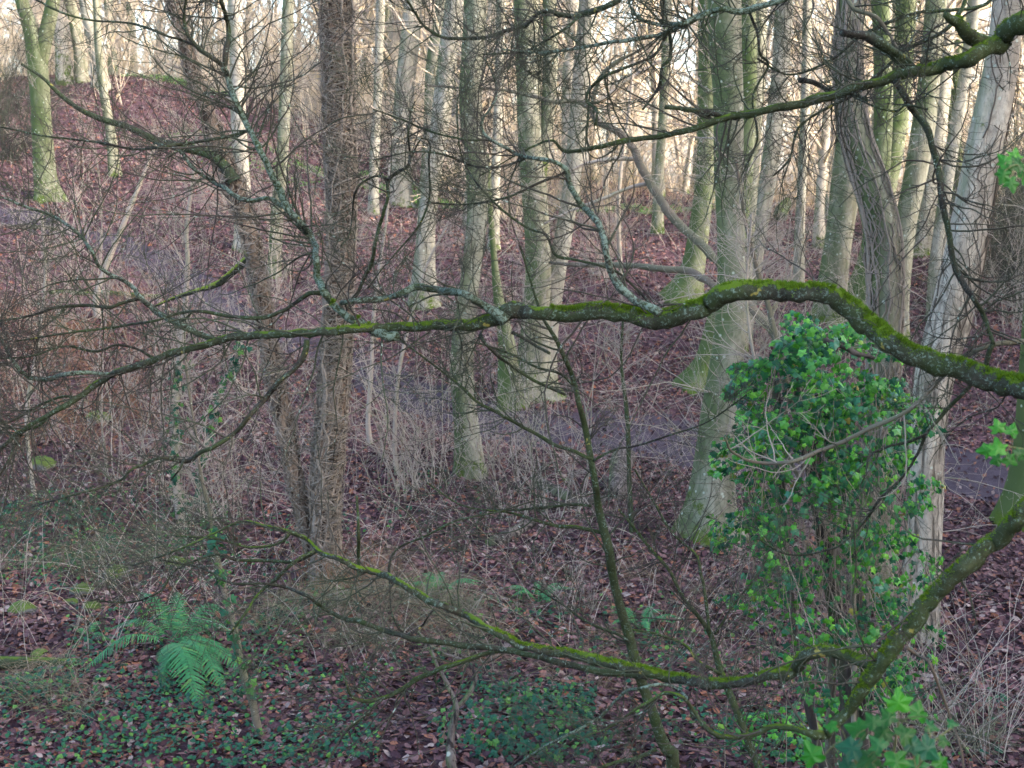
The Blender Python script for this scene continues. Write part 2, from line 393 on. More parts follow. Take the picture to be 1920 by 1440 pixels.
fine = (xs[:-1][None] > -23) & (xs[:-1][None] < 24) & (ys[:-1][:, None] > 5)
def sub(mask):
    q = Q[mask]; u, inv = np.unique(q, return_inverse=True); m = MB(); m.add(V[u], inv.reshape(-1, 4)); return m
tag(sub(~(cm & fine)).obj('ground', M['soil']), 'leaf covered woodland floor sloping up behind the path', kind='structure')
tag(sub(cm & fine).obj('path', M['mud']), 'bare trodden mud path curving down through the wood', kind='structure')

# leaf litter, one mass of single leaves
LT = np.array([(0,-.5,0),(.30,-.15,.07),(.26,.25,.05),(0,.55,0),(-.26,.25,.05),(-.30,-.15,.07)], float); LF = np.array([(0,1,2),(0,2,3),(0,3,4),(0,4,5)])
LT2 = np.array([(0,-.5,0),(.3,.05,.1),(0,.5,0),(-.3,.05,.1)], float); LF2 = np.array([(0,1,2),(0,2,3)])
def litter_band(mb, y0, y1, n, size, tv, tf, margin=1.25):
    u = rng.random(n); Y = np.sqrt(y0*y0+(y1*y1-y0*y0)*u)
    X = (rng.random(n)*2-1)*Y*.364*margin
    pd = pathdist(X, Y); keep = (pd > 0) | (rng.random(n) < .05+.5*np.exp(pd/.22)*(rng.random(n) < .9)); X, Y = X[keep], Y[keep]; n = len(X)
    z = ground2(X, Y); e = .05
    gxn = (ground(X+e, Y)-z)/e; gyn = (ground(X, Y+e)-z)/e
    nor = np.stack([-gxn, -gyn, np.ones(n)], -1); nor = nor*np.array([1,1,1.]); nor = nrm(np.clip(nor, -2, 2))+rng.normal(size=(n, 3))*.42; nor[:, 2] = np.abs(nor[:, 2])+.12
    tip = rng.normal(size=(n, 3)); sz = size*(.65+.7*rng.random(n))
    scatter(mb, tv, tf, np.stack([X, Y, z+.012+.02*rng.random(n)], -1), nor, tip, sz)
mb = MB()
litter_band(mb, 6.2, 13, 52000, .062, LT, LF, 1.35)
litter_band(mb, 13, 22, 95000, .066, LT2, LF2)
litter_band(mb, 22, 46, 130000, .088, LT2, LF2, 1.15)
tag(mb.obj('leaf_litter', M['litter'], smooth=False), 'fallen brown and purple beech leaves covering the woodland floor', 'leaves', kind='stuff')

# ------------------------------------------------------------------ trees
def radius(w, Y): return w*.5*Y/F*1.01
def trunk_tube(mb, ctrl3, sides=14, n=40, flare=.7, lump=.05, seed=0, cap=False):
    r = np.random.default_rng(seed)
    s = spline(ctrl3, n); pts, rad = s[:, :3], s[:, 3].copy()
    th = np.arange(sides)*2*pi/sides
    L = np.r_[0, np.cumsum(np.linalg.norm(np.diff(pts, axis=0), axis=1))]
    k1, k2 = r.integers(3, 5), r.integers(5, 7); ph = r.random(4)*6.28
    fl = .55*flare*(np.exp(-L/.2)[:, None]*(1+.9*np.cos(k1*th+ph[0])[None]+.4*np.cos(k2*th+ph[1])[None])+.22*np.exp(-L/.8)[:, None])
    lu = lump*(np.sin(k1*th[None]+ph[1]+1.2*L[:, None])+.6*np.sin(2*th[None]+ph[2]-.9*L[:, None]+np.sin(L[:, None]*2.1))+.5*np.sin(k2*th[None]+3.1*L[:, None]+ph[3]))
    tubes(mb, pts[None], rad[None], sides, cap, disp=(1+fl+lu)[None])
    return pts, rad
def ivywrap(mb, pts, rad, n, h0=0., h1=1., ln=(.25, .7), wild=.012, sr=(.004, .009), K=12, stray=.15, r=rng, sides=3, tw=.3):
    K0 = len(pts); seg = np.linalg.norm(np.diff(pts, axis=0), axis=1).sum()
    s = (h0+(h1-h0)*r.random(n))[:, None]+((ln[0]+(ln[1]-ln[0])*r.random(n))/seg)[:, None]*np.linspace(0, 1, K)[None]*np.where(r.random(n) < .75, 1, -1)[:, None]
    s = np.clip(s, 0.005, .995)*(K0-1); k = np.minimum(s.astype(int), K0-2); f = (s-k)
    c = pts[k]*(1-f[..., None])+pts[k+1]*f[..., None]; rr = rad[k]*(1-f)+rad[k+1]*f
    th = (r.random(n)*2*pi)[:, None]+np.cumsum(r.normal(size=(n, K))*tw, 1)
    st = (r.random(n) < stray)[:, None]
    off = rr*1.03+np.abs(np.cumsum(r.normal(size=(n, K))*wild, 1))*np.where(st, 1.9, 1)
    q = c+np.stack([np.cos(th)*off, np.sin(th)*off, np.zeros_like(th)], -1)
    q[..., 2] += np.where(st, np.cumsum(r.normal(size=(n, K))*wild*1.5, 1), 0)
    R0 = sr[0]+(sr[1]-sr[0])*r.random(n)**2
    tubes(mb, q, R0[:, None]*np.linspace(1, .6, K)[None], sides)
    return q
def crown(root, top, dirv, r0, h, seed, mat, per=9, low=None, nlimb=9, sides=4):
    """limbs and twigs above the frame; low = (pts, rad, n) adds thin twiggy side shoots in view"""
    r = np.random.default_rng(seed); mb = MB()
    main, mr = grow(top[None], dirv[None], [h], [r0], 9, .06, (0, 0, .08), .25, r)
    tubes(mb, main, mr, 7)
    p, d, L, rr = children(main, mr, 60 if nlimb > 55 else nlimb, 42, (.28, .5), .55, .05, r=r, up=.3)
    a, b = grow(p, d, L, rr, 8, .13, (0, 0, .05), .3, r); tubes(mb, a, b, sides)
    tubesets = (a, b)
    p, d, L, rr = children(a, b, 6, 45, (.3, .55), .55, .2, r=r); a, b = grow(p, d, L, np.maximum(rr, .004), 6, .16, (0, 0, .02), .35, r); tubes(mb, a, b, 3)
    p, d, L, rr = children(a, b, 3, 45, (.35, .6), .6, .2, r=r); a, b = grow(p, d, L, np.maximum(rr, .003), 5, .18, (0, 0, .02), .35, r); tubes(mb, a, b, 3)
    o = mb.obj('crown', mat, root, kind='stuff')
    return o
def side_twigs(root, pts, rad, n, seed, mat, L=(.5, 1.6), r0=.006, minr=.0014, per2=4, per3=3, droop=0.0, t0=.1, t1=1., K=9, name='twigs'):
    r = np.random.default_rng(seed); mb = MB(); K0 = len(pts)
    s = (t0+(t1-t0)*r.random(n))*(K0-1); k = np.minimum(s.astype(int), K0-2); f = (s-k)[:, None]
    c = pts[k]*(1-f)+pts[k+1]*f; th = r.random(n)*2*pi
    d = np.stack([np.cos(th), np.sin(th)*.8, .15+.5*r.random(n)], -1)
    a, b = grow(c, d, L[0]+(L[1]-L[0])*r.random(n), r0*(.6+.8*r.random(n)), K, .14, (0, 0, -droop), .3, r); b = np.maximum(b, minr); tubes(mb, a, b, 3)
    for per in (per2, per3):
        p, d, LL, rr = children(a, b, per, 48, (.28, .55), .65, .1, r=r)
        if len(p) == 0: break
        a, b = grow(p, d, LL, np.maximum(rr, minr), 6, .2, (0, 0, -droop*.6), .5, r); b = np.maximum(b, minr*.9); tubes(mb, a, b, 3)
    return mb.obj(name, mat, root, kind='stuff')
TREES = {}
def tree(key, label, pts, mat, flare=.7, cat='tree', name='tree', forks=(), tw=14, twmat='twig_pale', crown_h=7., seed=1, Y=None, sides=14, lump=.05, twL=(.5, 1.7), group='tree trunks around the path', dY=0., twr=.006, drp=.01):
    """pts: [(px, py, width)...] from base to top of the picture"""
    b = hit(pts[0][0], pts[0][1]) if Y is None else P(pts[0][0], pts[0][1], Y)
    Yb = b[1]
    root = thing(name, label, cat, b, group)
    n = len(pts)
    ctrl = []
    for i, (px, py, w_) in enumerate(pts):
        yy = Yb+dY*i/(n-1); q = P(px, py, yy); ctrl.append((*q, radius(w_, yy)))
    c0 = np.array(ctrl[0]); ctrl[0] = tuple(c0); under = c0.copy(); under[2] = min(ground(under[0], under[1]), under[2])-.15
    ctrl = [tuple(under)]+ctrl if abs(under[2]-c0[2]) > .05 else ctrl
    last = np.array(ctrl[-1]); prev = np.array(ctrl[-2]); d = nrm(last[:3]-prev[:3]); d = nrm(d+np.array([0, 0, .5]))
    ext = last.copy(); ext[:3] += d*1.3; ext[3] *= .93; ctrl.append(tuple(ext))
    mb = MB(); tp, tr = trunk_tube(mb, ctrl, sides, 44, flare, lump, seed)
    mb.obj('trunk', M[mat], root)
    for fk in forks:
        fpts = fk['pts']; fl = []
        for (px, py, w_) in fpts: fl.append((*P(px, py, Yb+fk.get('dy', 0)), radius(w_, Yb)))
        if fk.get('up', True):
            a_ = np.array(fl[-1]); b_ = np.array(fl[-2]); dd = nrm(nrm(a_[:3]-b_[:3])+np.array([0, 0, .4])); e_ = a_.copy(); e_[:3] += dd*3.0; e_[3] *= .45; fl.append(tuple(e_))
        m2 = MB(); trunk_tube(m2, fl, fk.get('sides', 10), 26, 0, .05, seed+5); m2.obj('limb', M[fk.get('mat', mat)], root)
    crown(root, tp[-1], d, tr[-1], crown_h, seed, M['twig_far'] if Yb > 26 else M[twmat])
    if tw: side_twigs(root, tp, tr, int(tw*1.6), seed+2, M[twmat], twL, r0=twr, droop=drp, t0=.12)
    TREES[key] = (root, tp, tr, Yb); return root, tp, tr, Yb

# left and centre
tree('t1', 'green beech trunk forking in a V with a mossy foot at the far left', [(92,372,44),(84,330,38),(80,250,36),(76,180,36),(70,120,38),(60,60,30),(40,0,24),(30,-60,20)], 'beech_deep', .8,
     forks=[dict(pts=[(72,130,30),(85,70,28),(100,0,24),(110,-60,20)])], seed=11, tw=20)
tree('t2', 'slim green trunk just right of the forked beech', [(152,155,24),(150,100,22),(140,40,22),(128,-10,20)], 'beech', seed=12, tw=10)
tree('t3', 'pale leaning trunk with a grey foot at upper left', [(190,165,30),(184,120,25),(172,60,24),(158,-10,24)], 'beech_pale', seed=13, tw=10)
tree('t3b', 'thin pale trunk low between leaning beech and ivy tree at left', [(215,330,20),(208,250,18),(196,180,16),(185,90,14),(180,-10,13)], 'beech', seed=14, tw=14)
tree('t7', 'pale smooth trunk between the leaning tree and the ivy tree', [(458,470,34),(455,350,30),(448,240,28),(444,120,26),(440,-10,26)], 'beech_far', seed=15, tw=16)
tree('t8', 'thin green trunk just left of the ivy clad tree', [(514,520,24),(520,400,22),(530,280,22),(536,150,22),(541,-10,20)], 'beech', seed=16, tw=16)
tree('t9', 'broad pale far trunk right of the ivy clad tree', [(750,385,46),(752,300,38),(758,180,36),(768,80,34),(776,-10,34)], 'beech_pale', seed=17, tw=10)
tree('t10', 'pale grey brown trunk with sinuous stem, left of centre', [(795,575,50),(796,500,38),(800,410,36),(812,320,34),(826,220,34),(838,120,34),(848,50,32),(854,-10,32)], 'beech_pale', seed=18, tw=24, lump=.09)
tree('t10b', 'yellowish green slender trunk behind the sinuous pale trunk', [(800,395,30),(806,250,26),(812,120,26),(826,30,24),(832,-20,24)], 'beech', seed=19, tw=10)
tree('t11', 'green grey wavy trunk standing alone below the path bend', [(882,895,58),(874,800,44),(866,700,40),(872,600,38),(884,500,36),(896,400,38),(892,300,40),(882,200,40),(886,100,40),(892,-10,40)], 'beech', .6, seed=20, tw=50, lump=.08, twL=(.4,1.4))
tree('t12', 'large green beech trunk left of the pair at picture centre', [(1000,745,88),(1000,690,64),(1004,600,50),(1010,500,50),(1006,400,48),(998,300,48),(992,200,46),(990,100,46),(986,-10,46)], 'beech', .9,
     seed=21, tw=36, forks=[dict(pts=[(1012,330,24),(1028,200,26),(1032,90,26),(1030,-10,24)])])
tree('t13', 'slimmer pale green beech trunk right of the central pair', [(1022,735,44),(1026,640,36),(1042,520,34),(1058,430,32),(1074,330,30),(1082,240,32),(1092,120,32),(1104,-10,32)], 'beech_pale', .6, seed=22, tw=26)
tree('t12m', 'short mossy leaning stem at the left foot of the central beech', [(962,760,50),(955,700,40),(950,640,30),(935,560,20),(925,470,12)], 'beech_deep', .6, seed=23, tw=20, crown_h=3.)
# right group
tree('t14', 'mossy footed beech trunk left of the tall right group', [(1278,562,66),(1296,510,44),(1312,420,36),(1324,300,34),(1327,180,34),(1326,60,34),(1326,-10,34)], 'beech_deep', 1.0, seed=24, tw=26)
tree('t15', 'largest beech of the right group, broad mossy foot by the ivy', [(1330,1005,112),(1334,940,84),(1342,860,74),(1352,760,70),(1366,650,62),(1372,540,56),(1370,430,54),(1366,300,56),(1366,180,56),(1360,80,58),(1358,-10,58)], 'beech', .55, seed=25, tw=44, twL=(.4,1.5),
     forks=[])
tree('t15b', 'mossy buttressed trunk directly behind the largest right beech', [(1312,722,70),(1326,680,44),(1345,600,36),(1376,480,34),(1392,360,34),(1400,240,32),(1404,120,32),(1402,-10,32)], 'beech_deep', 1.0, seed=26, tw=16)
tree('t17', 'slender pale trunk leaning right beside the largest beech', [(1392,640,30),(1408,540,30),(1424,430,30),(1440,330,32),(1452,230,32),(1464,120,32),(1472,-10,32)], 'beech_pale', .5, seed=27, tw=22)
tree('t18', 'smooth pale green trunk rising behind the ivy mound', [(1556,600,64),(1560,540,54),(1572,450,52),(1584,360,50),(1592,260,46),(1596,160,42),(1600,60,40),(1602,-10,40)], 'beech', .6, seed=28, tw=16)
tree('t19', 'tall trunk wound with woody ivy stems above the ivy mound', [(1640,1100,64),(1648,900,58),(1656,700,58),(1660,560,62),(1654,440,66),(1632,340,64),(1606,260,56),(1592,180,50),(1590,90,46),(1596,-10,46)], 'beech', .4, seed=29, tw=44, twmat='twig', Y=12.2, twL=(.3,1.1), twr=.005)
tree('t20', 'green trunk curving right behind the ivy wound trunk', [(1612,560,60),(1630,500,46),(1650,400,38),(1672,300,36),(1686,200,36),(1694,100,36),(1700,-10,36)], 'beech_deep', .8, seed=30, tw=14)
tree('t21', 'pale green curving trunk left of the leaning pair', [(1676,640,50),(1686,520,42),(1698,420,40),(1718,320,40),(1734,220,40),(1746,110,38),(1756,-10,38)], 'beech', .6, seed=31, tw=14)
tree('t22', 'pale trunk between two green trunks at upper right', [(1722,480,36),(1738,380,34),(1756,270,32),(1768,150,32),(1776,-10,30)], 'beech_pale', .6, seed=32, tw=12)
tree('t23', 'rough pale trunk leaning up to the right edge, split bark', [(1722,1190,74),(1728,1060,66),(1736,940,62),(1740,820,62),(1752,700,72),(1780,600,78),(1806,480,72),(1828,370,66),(1850,260,66),(1872,150,62),(1884,60,56),(1892,-10,54)], 'bark_rough', .3, seed=33, tw=30, twmat='twig_pale', Y=11.2, lump=.1, twL=(.3,1.2), twr=.005)
tree('t16', 'pale trunk pressed close to the right of the largest beech', [(1383,660,34),(1392,560,30),(1402,420,28),(1412,280,28),(1420,140,28),(1424,-10,28)], 'beech', .5, seed=61, tw=14)
tree('t27', 'thin straight pale trunk between the leaning slender trunk and ivy mound', [(1496,560,22),(1500,420,18),(1508,250,17),(1512,100,17),(1514,-10,16)], 'beech_pale', .5, seed=62, tw=12)
tree('t28', 'green trunk showing right behind the ivy wound trunk', [(1600,650,60),(1622,560,50),(1636,460,40),(1650,330,34),(1656,200,34),(1654,80,32),(1650,-10,32)], 'beech_deep', .7, seed=63, tw=10)
tree('t29', 'slim pale trunk left of the rough leaning trunk', [(1752,620,30),(1756,500,26),(1770,380,24),(1790,250,24),(1812,120,22),(1828,-10,22)], 'beech_pale', .5, seed=64, tw=12)
tree('t30', 'slim pale trunk in the middle distance left of the central pair', [(925,470,22),(928,350,18),(935,200,18),(938,80,17),(940,-10,17)], 'beech_pale', .5, seed=65, tw=12)
tree('t31', 'slender pale trunk between ivy clad and broad pale trunks', [(700,400,20),(702,300,17),(708,180,16),(712,60,16),(714,-10,16)], 'beech_pale', .5, seed=66, tw=12)
tree('t32', 'slender greenish trunk in the open right of the central pair', [(1232,440,22),(1236,320,18),(1244,200,17),(1250,80,17),(1252,-10,16)], 'beech', .5, seed=67, tw=12)
tree('t24', 'green mossy trunk foot cut by the right edge', [(1930,985,130),(1938,900,90),(1950,760,80),(1964,500,76),(1976,200,70),(1985,-10,66)], 'beech_deep', .5, seed=34, tw=14)
tree('t26', 'thin mossy double stem behind the leaning right trunk', [(1790,420,22),(1796,320,20),(1790,220,20),(1796,100,20),(1802,-10,20)], 'beech_deep', .5, seed=35, tw=14,
     forks=[dict(pts=[(1796,310,12),(1780,200,14),(1774,90,14),(1780,-10,14)])])
# brown leaning ivy tree and big ivy tree
r5, p5, q5, Y5 = tree('t5', 'dark leaning tree tangled with bare ivy, left of the ivy clad tree', [(612,1100,46),(590,1040,32),(560,930,30),(535,800,34),(512,690,34),(492,570,32),(478,480,30),(462,420,34),(440,345,34),(408,270,30),(385,200,26),(362,140,24),(345,70,22),(322,-10,20)], 'bark_brown', .4, seed=40, tw=60, twmat='twig_pale', lump=.08, twL=(.3,1.0), twr=.005,
   forks=[dict(pts=[(440,340,26),(420,310,20),(390,288,18),(340,276,16),(290,262,14),(240,238,12),(195,225,11),(150,205,9),(110,175,8),(80,145,6),(40,120,5)], up=False, mat='branch', sides=7, dy=-.1),
          dict(pts=[(366,150,15),(356,110,12),(340,80,10),(330,40,9),(310,-10,8)], mat='branch', sides=6)])
r6, p6, q6, Y6 = tree('t6', 'straight trunk thickly clad in bare ivy stems', [(616,1105,64),(612,1020,48),(612,900,52),(622,780,52),(630,660,50),(636,520,46),(640,380,48),(636,260,50),(634,150,52),(632,60,52),(630,-10,54)], 'bark_brown', .45, seed=41, tw=90, twmat='twig_pale', lump=.09, twL=(.25,.9), twr=.005)
for key, n, ms, hr, wl, ll in (('t6', 1500, 'ivystem', (.02,.85), .0055, (.1,.45)), ('t5', 650, 'ivystem', (.02,.85), .006, (.1,.4)), ('t19', 260, 'ivystem', (.1,.9), .004, (.4,1.2)), ('t23', 70, 'ivystem_dark', (.35,.9), .006, (.5,1.2)), ('t11', 120, 'ivystem', (.0,.6), .008, (.3,.8))):
    root, tp, tr, _y = TREES[key]; m2 = MB(); ivywrap(m2, tp, tr, n, hr[0], hr[1], ll, wl, (.003, .0085) if key != 't19' else (.004,.012), r=np.random.default_rng(n), tw=.5 if key in ('t5','t6') else .25, stray=.25 if key in ('t5','t6') else .12); m2.obj('ivy_stems', M[ms], root, kind='stuff')
# big longitudinal roots of ivy running up the ivy clad trunk
m2 = MB(); ivywrap(m2, p6, q6, 26, .0, .1, (3, 8), .004, (.006, .018), K=40, stray=0, r=np.random.default_rng(3), sides=6, tw=.3); m2.obj('ivy_vines', M['ivystem'], r6, kind='stuff')
root, tp, tr, _y = TREES['t19']; m2 = MB(); ivywrap(m2, tp, tr, 14, .1, .2, (4, 8), .003, (.008, .02), K=40, stray=0, r=np.random.default_rng(4), sides=6, tw=.12); m2.obj('ivy_vines', M['ivystem'], root, kind='stuff')

# ------------------------------------------------------------------ far wood: individual bare trees, copied
def far_tree_proto(seed, h, r0, mat, tmat, lean=0.05, twiggy=1.):
    r = np.random.default_rng(seed); root = thing('bare_tree', 'far', 'tree')
    d = np.array([[r.normal()*lean, r.normal()*lean, 1.]]); mb = MB()
    a, b = grow(np.array([[0, 0, -.2]]), d, [h], [r0], 14, .035, (0, 0, .02), .12, r)
    b[0, 0] *= 1.5; tubes(mb, a, b, 9); mb.obj('trunk', mat, root)
    m2 = MB()
    p, dd, L, rr = children(a, b, int(55*twiggy), 50, (.14, .3), .42, .12, r=r, up=.25)
    a1, b1 = grow(p, dd, L, np.maximum(rr, .013), 7, .13, (0, 0, .05), .3, r); tubes(m2, a1, b1, 4)
    p, dd, L, rr = children(a1, b1, 2.8, 46, (.3, .6), .6, .1, r=r); a2, b2 = grow(p, dd, L, np.maximum(rr, .0095), 6, .17, (0, 0, .03), .5, r); tubes(m2, a2, b2, 3)
    p, dd, L, rr = children(a2, b2, 2., 46, (.35, .7), .7, .1, r=r); a3, b3 = grow(p, dd, L, np.maximum(rr, .0075), 5, .2, (0, 0, .02), .6, r); tubes(m2, a3, b3, 3)
    m2.obj('crown', tmat, root, kind='stuff')
    return root
def shrub_proto(seed, h, nst, mat, r0=.008, minr=.0022, spread=.5, name='bare_shrub', trop=(0,0,.03)):
    r = np.random.default_rng(seed); root = thing(name, 'bush', 'bush'); mb = MB()
    n = nst; th = r.random(n)*2*pi; rad = .05+.3*r.random(n)
    p = np.stack([np.cos(th)*rad, np.sin(th)*rad, -.08+0*th], -1)
    d = np.stack([np.cos(th)*spread*r.random(n), np.sin(th)*spread*r.random(n), np.ones(n)], -1)
    a, b = grow(p, d, h*(.5+.6*r.random(n)), r0*(.6+.8*r.random(n)), 10, .11, trop, .3, r); b = np.maximum(b, minr); tubes(mb, a, b, 3)
    mb.obj('stem', mat, root, kind='stuff'); m2 = MB()
    for per in (6, 3):
        pp, dd, L, rr = children(a, b, per, 40, (.22, .5), .7, .15, r=r); a, b = grow(pp, dd, L, np.maximum(rr, minr), 6, .17, (0, 0, .02), .6, r); tubes(m2, a, b, 3)
    m2.obj('twigs', mat, root, kind='stuff')
    return root
def copy_tree(o, loc, rz, s, label, group):
    c = o.copy(); C.objects.link(c); c.location = loc; c.rotation_euler = (0, 0, rz); c.scale = (s, s, s); c['label'] = label; c['group'] = group
    for ch in o.children:
        k = ch.copy(); C.objects.link(k); k.parent = c
    return c
def moveto(o, loc, rz, s, label, group):
    o.location = loc; o.rotation_euler = (0, 0, rz); o.scale = (s, s, s); o['label'] = label; o['group'] = group
LANDM = [(-200,'beyond the forked beech'),(130,'beyond the slim left trunks'),(260,'left of the leaning tree'),(380,'behind the leaning tree'),(480,'left of the ivy clad trunk'),(600,'behind the ivy clad trunk'),(680,'right of the ivy clad trunk'),(750,'behind the broad pale trunk'),(820,'behind the sinuous trunk'),(880,'behind the wavy trunk'),(940,'left of the central pair'),(1010,'behind the central pair'),(1110,'in the gap right of centre'),(1200,'left of the right group'),(1300,'behind the largest beech'),(1430,'left of the ivy wound trunk'),(1520,'above the ivy mound'),(1590,'behind the ivy wound trunk'),(1700,'behind the curving trunks'),(1800,'behind the rough leaning trunk'),(1880,'at the right edge'),(1960,'beyond the right edge')]
USEDL = set()
def sizeword(s): return 'small ' if s < .92 else ('large ' if s > 1.12 else '')
def landmark(x, y):
    px = 960+F*x/y
    best = [t for (p, t) in LANDM if px >= p]
    return best[-1] if best else 'beyond the left picture edge'
KIND = [('slender pale tree', .17, 15), ('stout pale tree', .24, 16), ('thin crooked tree', .10, 11), ('young pole thin tree', .085, 10), ('greenish straight tree', .19, 15), ('tangled low branched tree', .12, 9)]
protos = []
for i, (nm, rr, hh) in enumerate(KIND):
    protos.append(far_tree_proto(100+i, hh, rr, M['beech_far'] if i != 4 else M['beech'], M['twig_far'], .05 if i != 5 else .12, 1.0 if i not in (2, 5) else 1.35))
used = [False]*6; rf = np.random.default_rng(55)
def place_far(x, y, i, s=None):
    z = float(ground(x, y)); s = s or float(.8+.45*rf.random()); rz = float(rf.random()*6.28)
    dist = 'at the wood edge' if y < 36 else 'a little deeper' if y < 44 else ('midway back' if y < 54 else 'far back' if y < 68 else 'farthest back')
    lab = '%s%s %s, %s' % (sizeword(s), KIND[i][0], landmark(x, y), dist); g = 'bare trees of the far wood'
    if lab in USEDL: return False
    USEDL.add(lab)
    if used[i]: copy_tree(protos[i], (x, y, z), rz, s, lab, g)
    else: moveto(protos[i], (x, y, z), rz, s, lab, g); used[i] = True
    return True
nf = 0
while nf < 120:
    y = float(29+36*rf.random()**1.1); x = float((rf.random()*2-1)*(.364*y*1.25+2))
    if y < 38 and x < -3: continue
    if y < 33 and pathdist(np.array([x]), np.array([y]))[0] < .5: continue
    place_far(x, y, int(rf.choice(6, p=[.3, .1, .1, .38, .08, .04]))); nf += 1
for k in range(55):
    y = float(47+30*rf.random()); x = float(-rf.random()*.37*y*1.1); place_far(x, y, int(rf.choice(6, p=[.25, .08, .12, .35, .1, .1])))
# undergrowth bushes
sp = [shrub_proto(200, 2.6, 12, M['twig_pale']), shrub_proto(201, 3.4, 9, M['twig_pale'], .010), shrub_proto(202, 1.6, 14, M['twig_pale'], .006), shrub_proto(203, 3.4, 13, M['twig_far'], .014, .007), shrub_proto(204, 2.6, 16, M['twig_far'], .012, .0065, .7),
      shrub_proto(205, 1.3, 10, M['twig_red'], .004, .0014, .8, trop=(0,0,-.06))]
dk = shrub_proto(206, 3.0, 70, M['twig'], .008, .003, .9)
SK = ['upright pale bush','whippy bare bush','low dense bush','tall straw coloured bush','wide straw coloured bush','arching reddish bramble','dark tangled bush']
sp.append(dk); used_s = [False]*7
def place_shrub(x, y, i, s=1., where=None):
    if x/y > .28 and 8 < y < 17.5: return False
    z = float(ground(x, y)); rz = float(rf.random()*6.28)
    zone = where or ('on the near bank' if y < 12 else 'below the path' if y < 16 else 'beside the path' if y < 20 else 'on the middle slope' if y < 25 else 'on the upper slope' if y < 31 else 'at the wood edge' if y < 36 else 'a little deeper' if y < 42 else 'midway back' if y < 50 else 'far back')
    lab = '%s%s %s, %s' % (sizeword(s), SK[i], zone, landmark(x, y)); g = 'bare bushes of the undergrowth'
    if lab in USEDL: return False
    USEDL.add(lab)
    if used_s[i]: copy_tree(sp[i], (x, y, z), rz, s, lab, g)
    else: moveto(sp[i], (x, y, z), rz, s, lab, g); used_s[i] = True
for k in range(26):
    y = float(38+6*rf.random()); x = float(-2-rf.random()*.34*y); place_shrub(x, y, int(rf.choice([0, 1, 2, 3])), float(.6+.5*rf.random()))
for k in range(40):
    y = float(41+11*rf.random()); x = float(-rf.random()*.37*y*1.1); place_shrub(x, y, int(rf.choice([3, 4])), float(.7+.6*rf.random()))
for k in range(55):
    y = float(30+28*rf.random()); x = float((rf.random()*2-1)*(.364*y*1.2+1))
    if y < 37 and x < -4: continue
    place_shrub(x, y, int(rf.choice([3, 4])), float(.8+.7*rf.random()))
k = 0
while k < 30:
    y = float(13+17*rf.random()); x = float((rf.random()*2-1)*(.364*y*1.1))
    if pathdist(np.array([x]), np.array([y]))[0] < .3: continue
    place_shrub(x, y, int(rf.choice([0, 1, 2])), float(.6+.5*rf.random())); k += 1
k = 0
while k < 14:
    y = float(10.5+4*rf.random()); x = float((rf.random()*2-1)*(.364*y*1.1))
    
    if x < -1.2 and y < 12.5: continue
    place_shrub(x, y, int(rf.choice([0, 2, 5, 5])), float(.4+.35*rf.random())); k += 1
for px, py, s in ((1905,560,1.1),(1930,470,1.3),(1885,440,1.2),(1960,600,1.3),(1920,380,1.3),(15,300,.9),(-30,260,1.1),(1870,520,.8),(1990,500,1.4)):
    q = hit(px, max(py, 395)) if px > 1000 else hit(px, py); place_shrub(float(q[0]), float(q[1]), 6, s)

# ------------------------------------------------------------------ foreground trees reaching in from the right
def px3(pts, Y0, Y1, seed=0, jit=0.0):
    """[(px,py,w)] -> (x,y,z,r) with depth going Y0 -> Y1 along the branch"""
    a = np.array(pts, float); L = np.r_[0, np.cumsum(np.hypot(np.diff(a[:, 0]), np.diff(a[:, 1])))]; L = L/L[-1]
    Y = Y0+(Y1-Y0)*L
    if jit:
        r = np.random.default_rng(seed); Y = Y+r.normal(size=len(Y))*jit*np.minimum(1, 4*L)
    q = P(a[:, 0], a[:, 1], Y); return np.c_[q, a[:, 2]*.5*Y/F]
def limb(root, pts, Y0, Y1, mat, name='branch', sides=7, seed=0, jit=.05, lump=.05, twigs=None, tmat='twig', label=None, n=None):
    c = px3(pts, Y0, Y1, seed, jit)
    Lp = np.hypot(np.diff([p[0] for p in pts]), np.diff([p[1] for p in pts])).sum()
    n = n or int(np.clip(Lp/9, 8, 160))
    s = spline(c, n); r = np.random.default_rng(seed+900)
    w_ = np.cumsum(r.normal(size=(n, 3)), 0); w_ = w_-np.linspace(0, 1, n)[:, None]*w_[-1]
    s[:, :3] += w_*s[:, 3:4]*.16
    th = np.arange(sides)*2*pi/sides; LL = np.linspace(0, Lp/60., n)[:, None]
    disp = 1+lump*(np.sin(2*th[None]+2.1*LL)+.8*np.sin(3*th[None]-3.7*LL+seed)+.9*np.sin(5.3*LL+seed)+.5*np.sin(11*LL+2*th[None]))
    for _ in range(max(2, int(Lp/110))):
        kt, ka, kk = r.random()*n, r.random()*6.28, .16+.3*r.random(); disp = disp+kk*np.exp(-((np.arange(n)-kt)/1.6)**2)[:, None]*np.clip(np.cos(th-ka), 0, 1)[None]**2
    m = MB(); tubes(m, s[None, :, :3], s[None, :, 3], sides, True, disp[None])
    o = m.obj(name, M[mat], root, label=label)
    if twigs:
        BR.append((root, s, twigs, tmat, seed))
    return s
BR = []
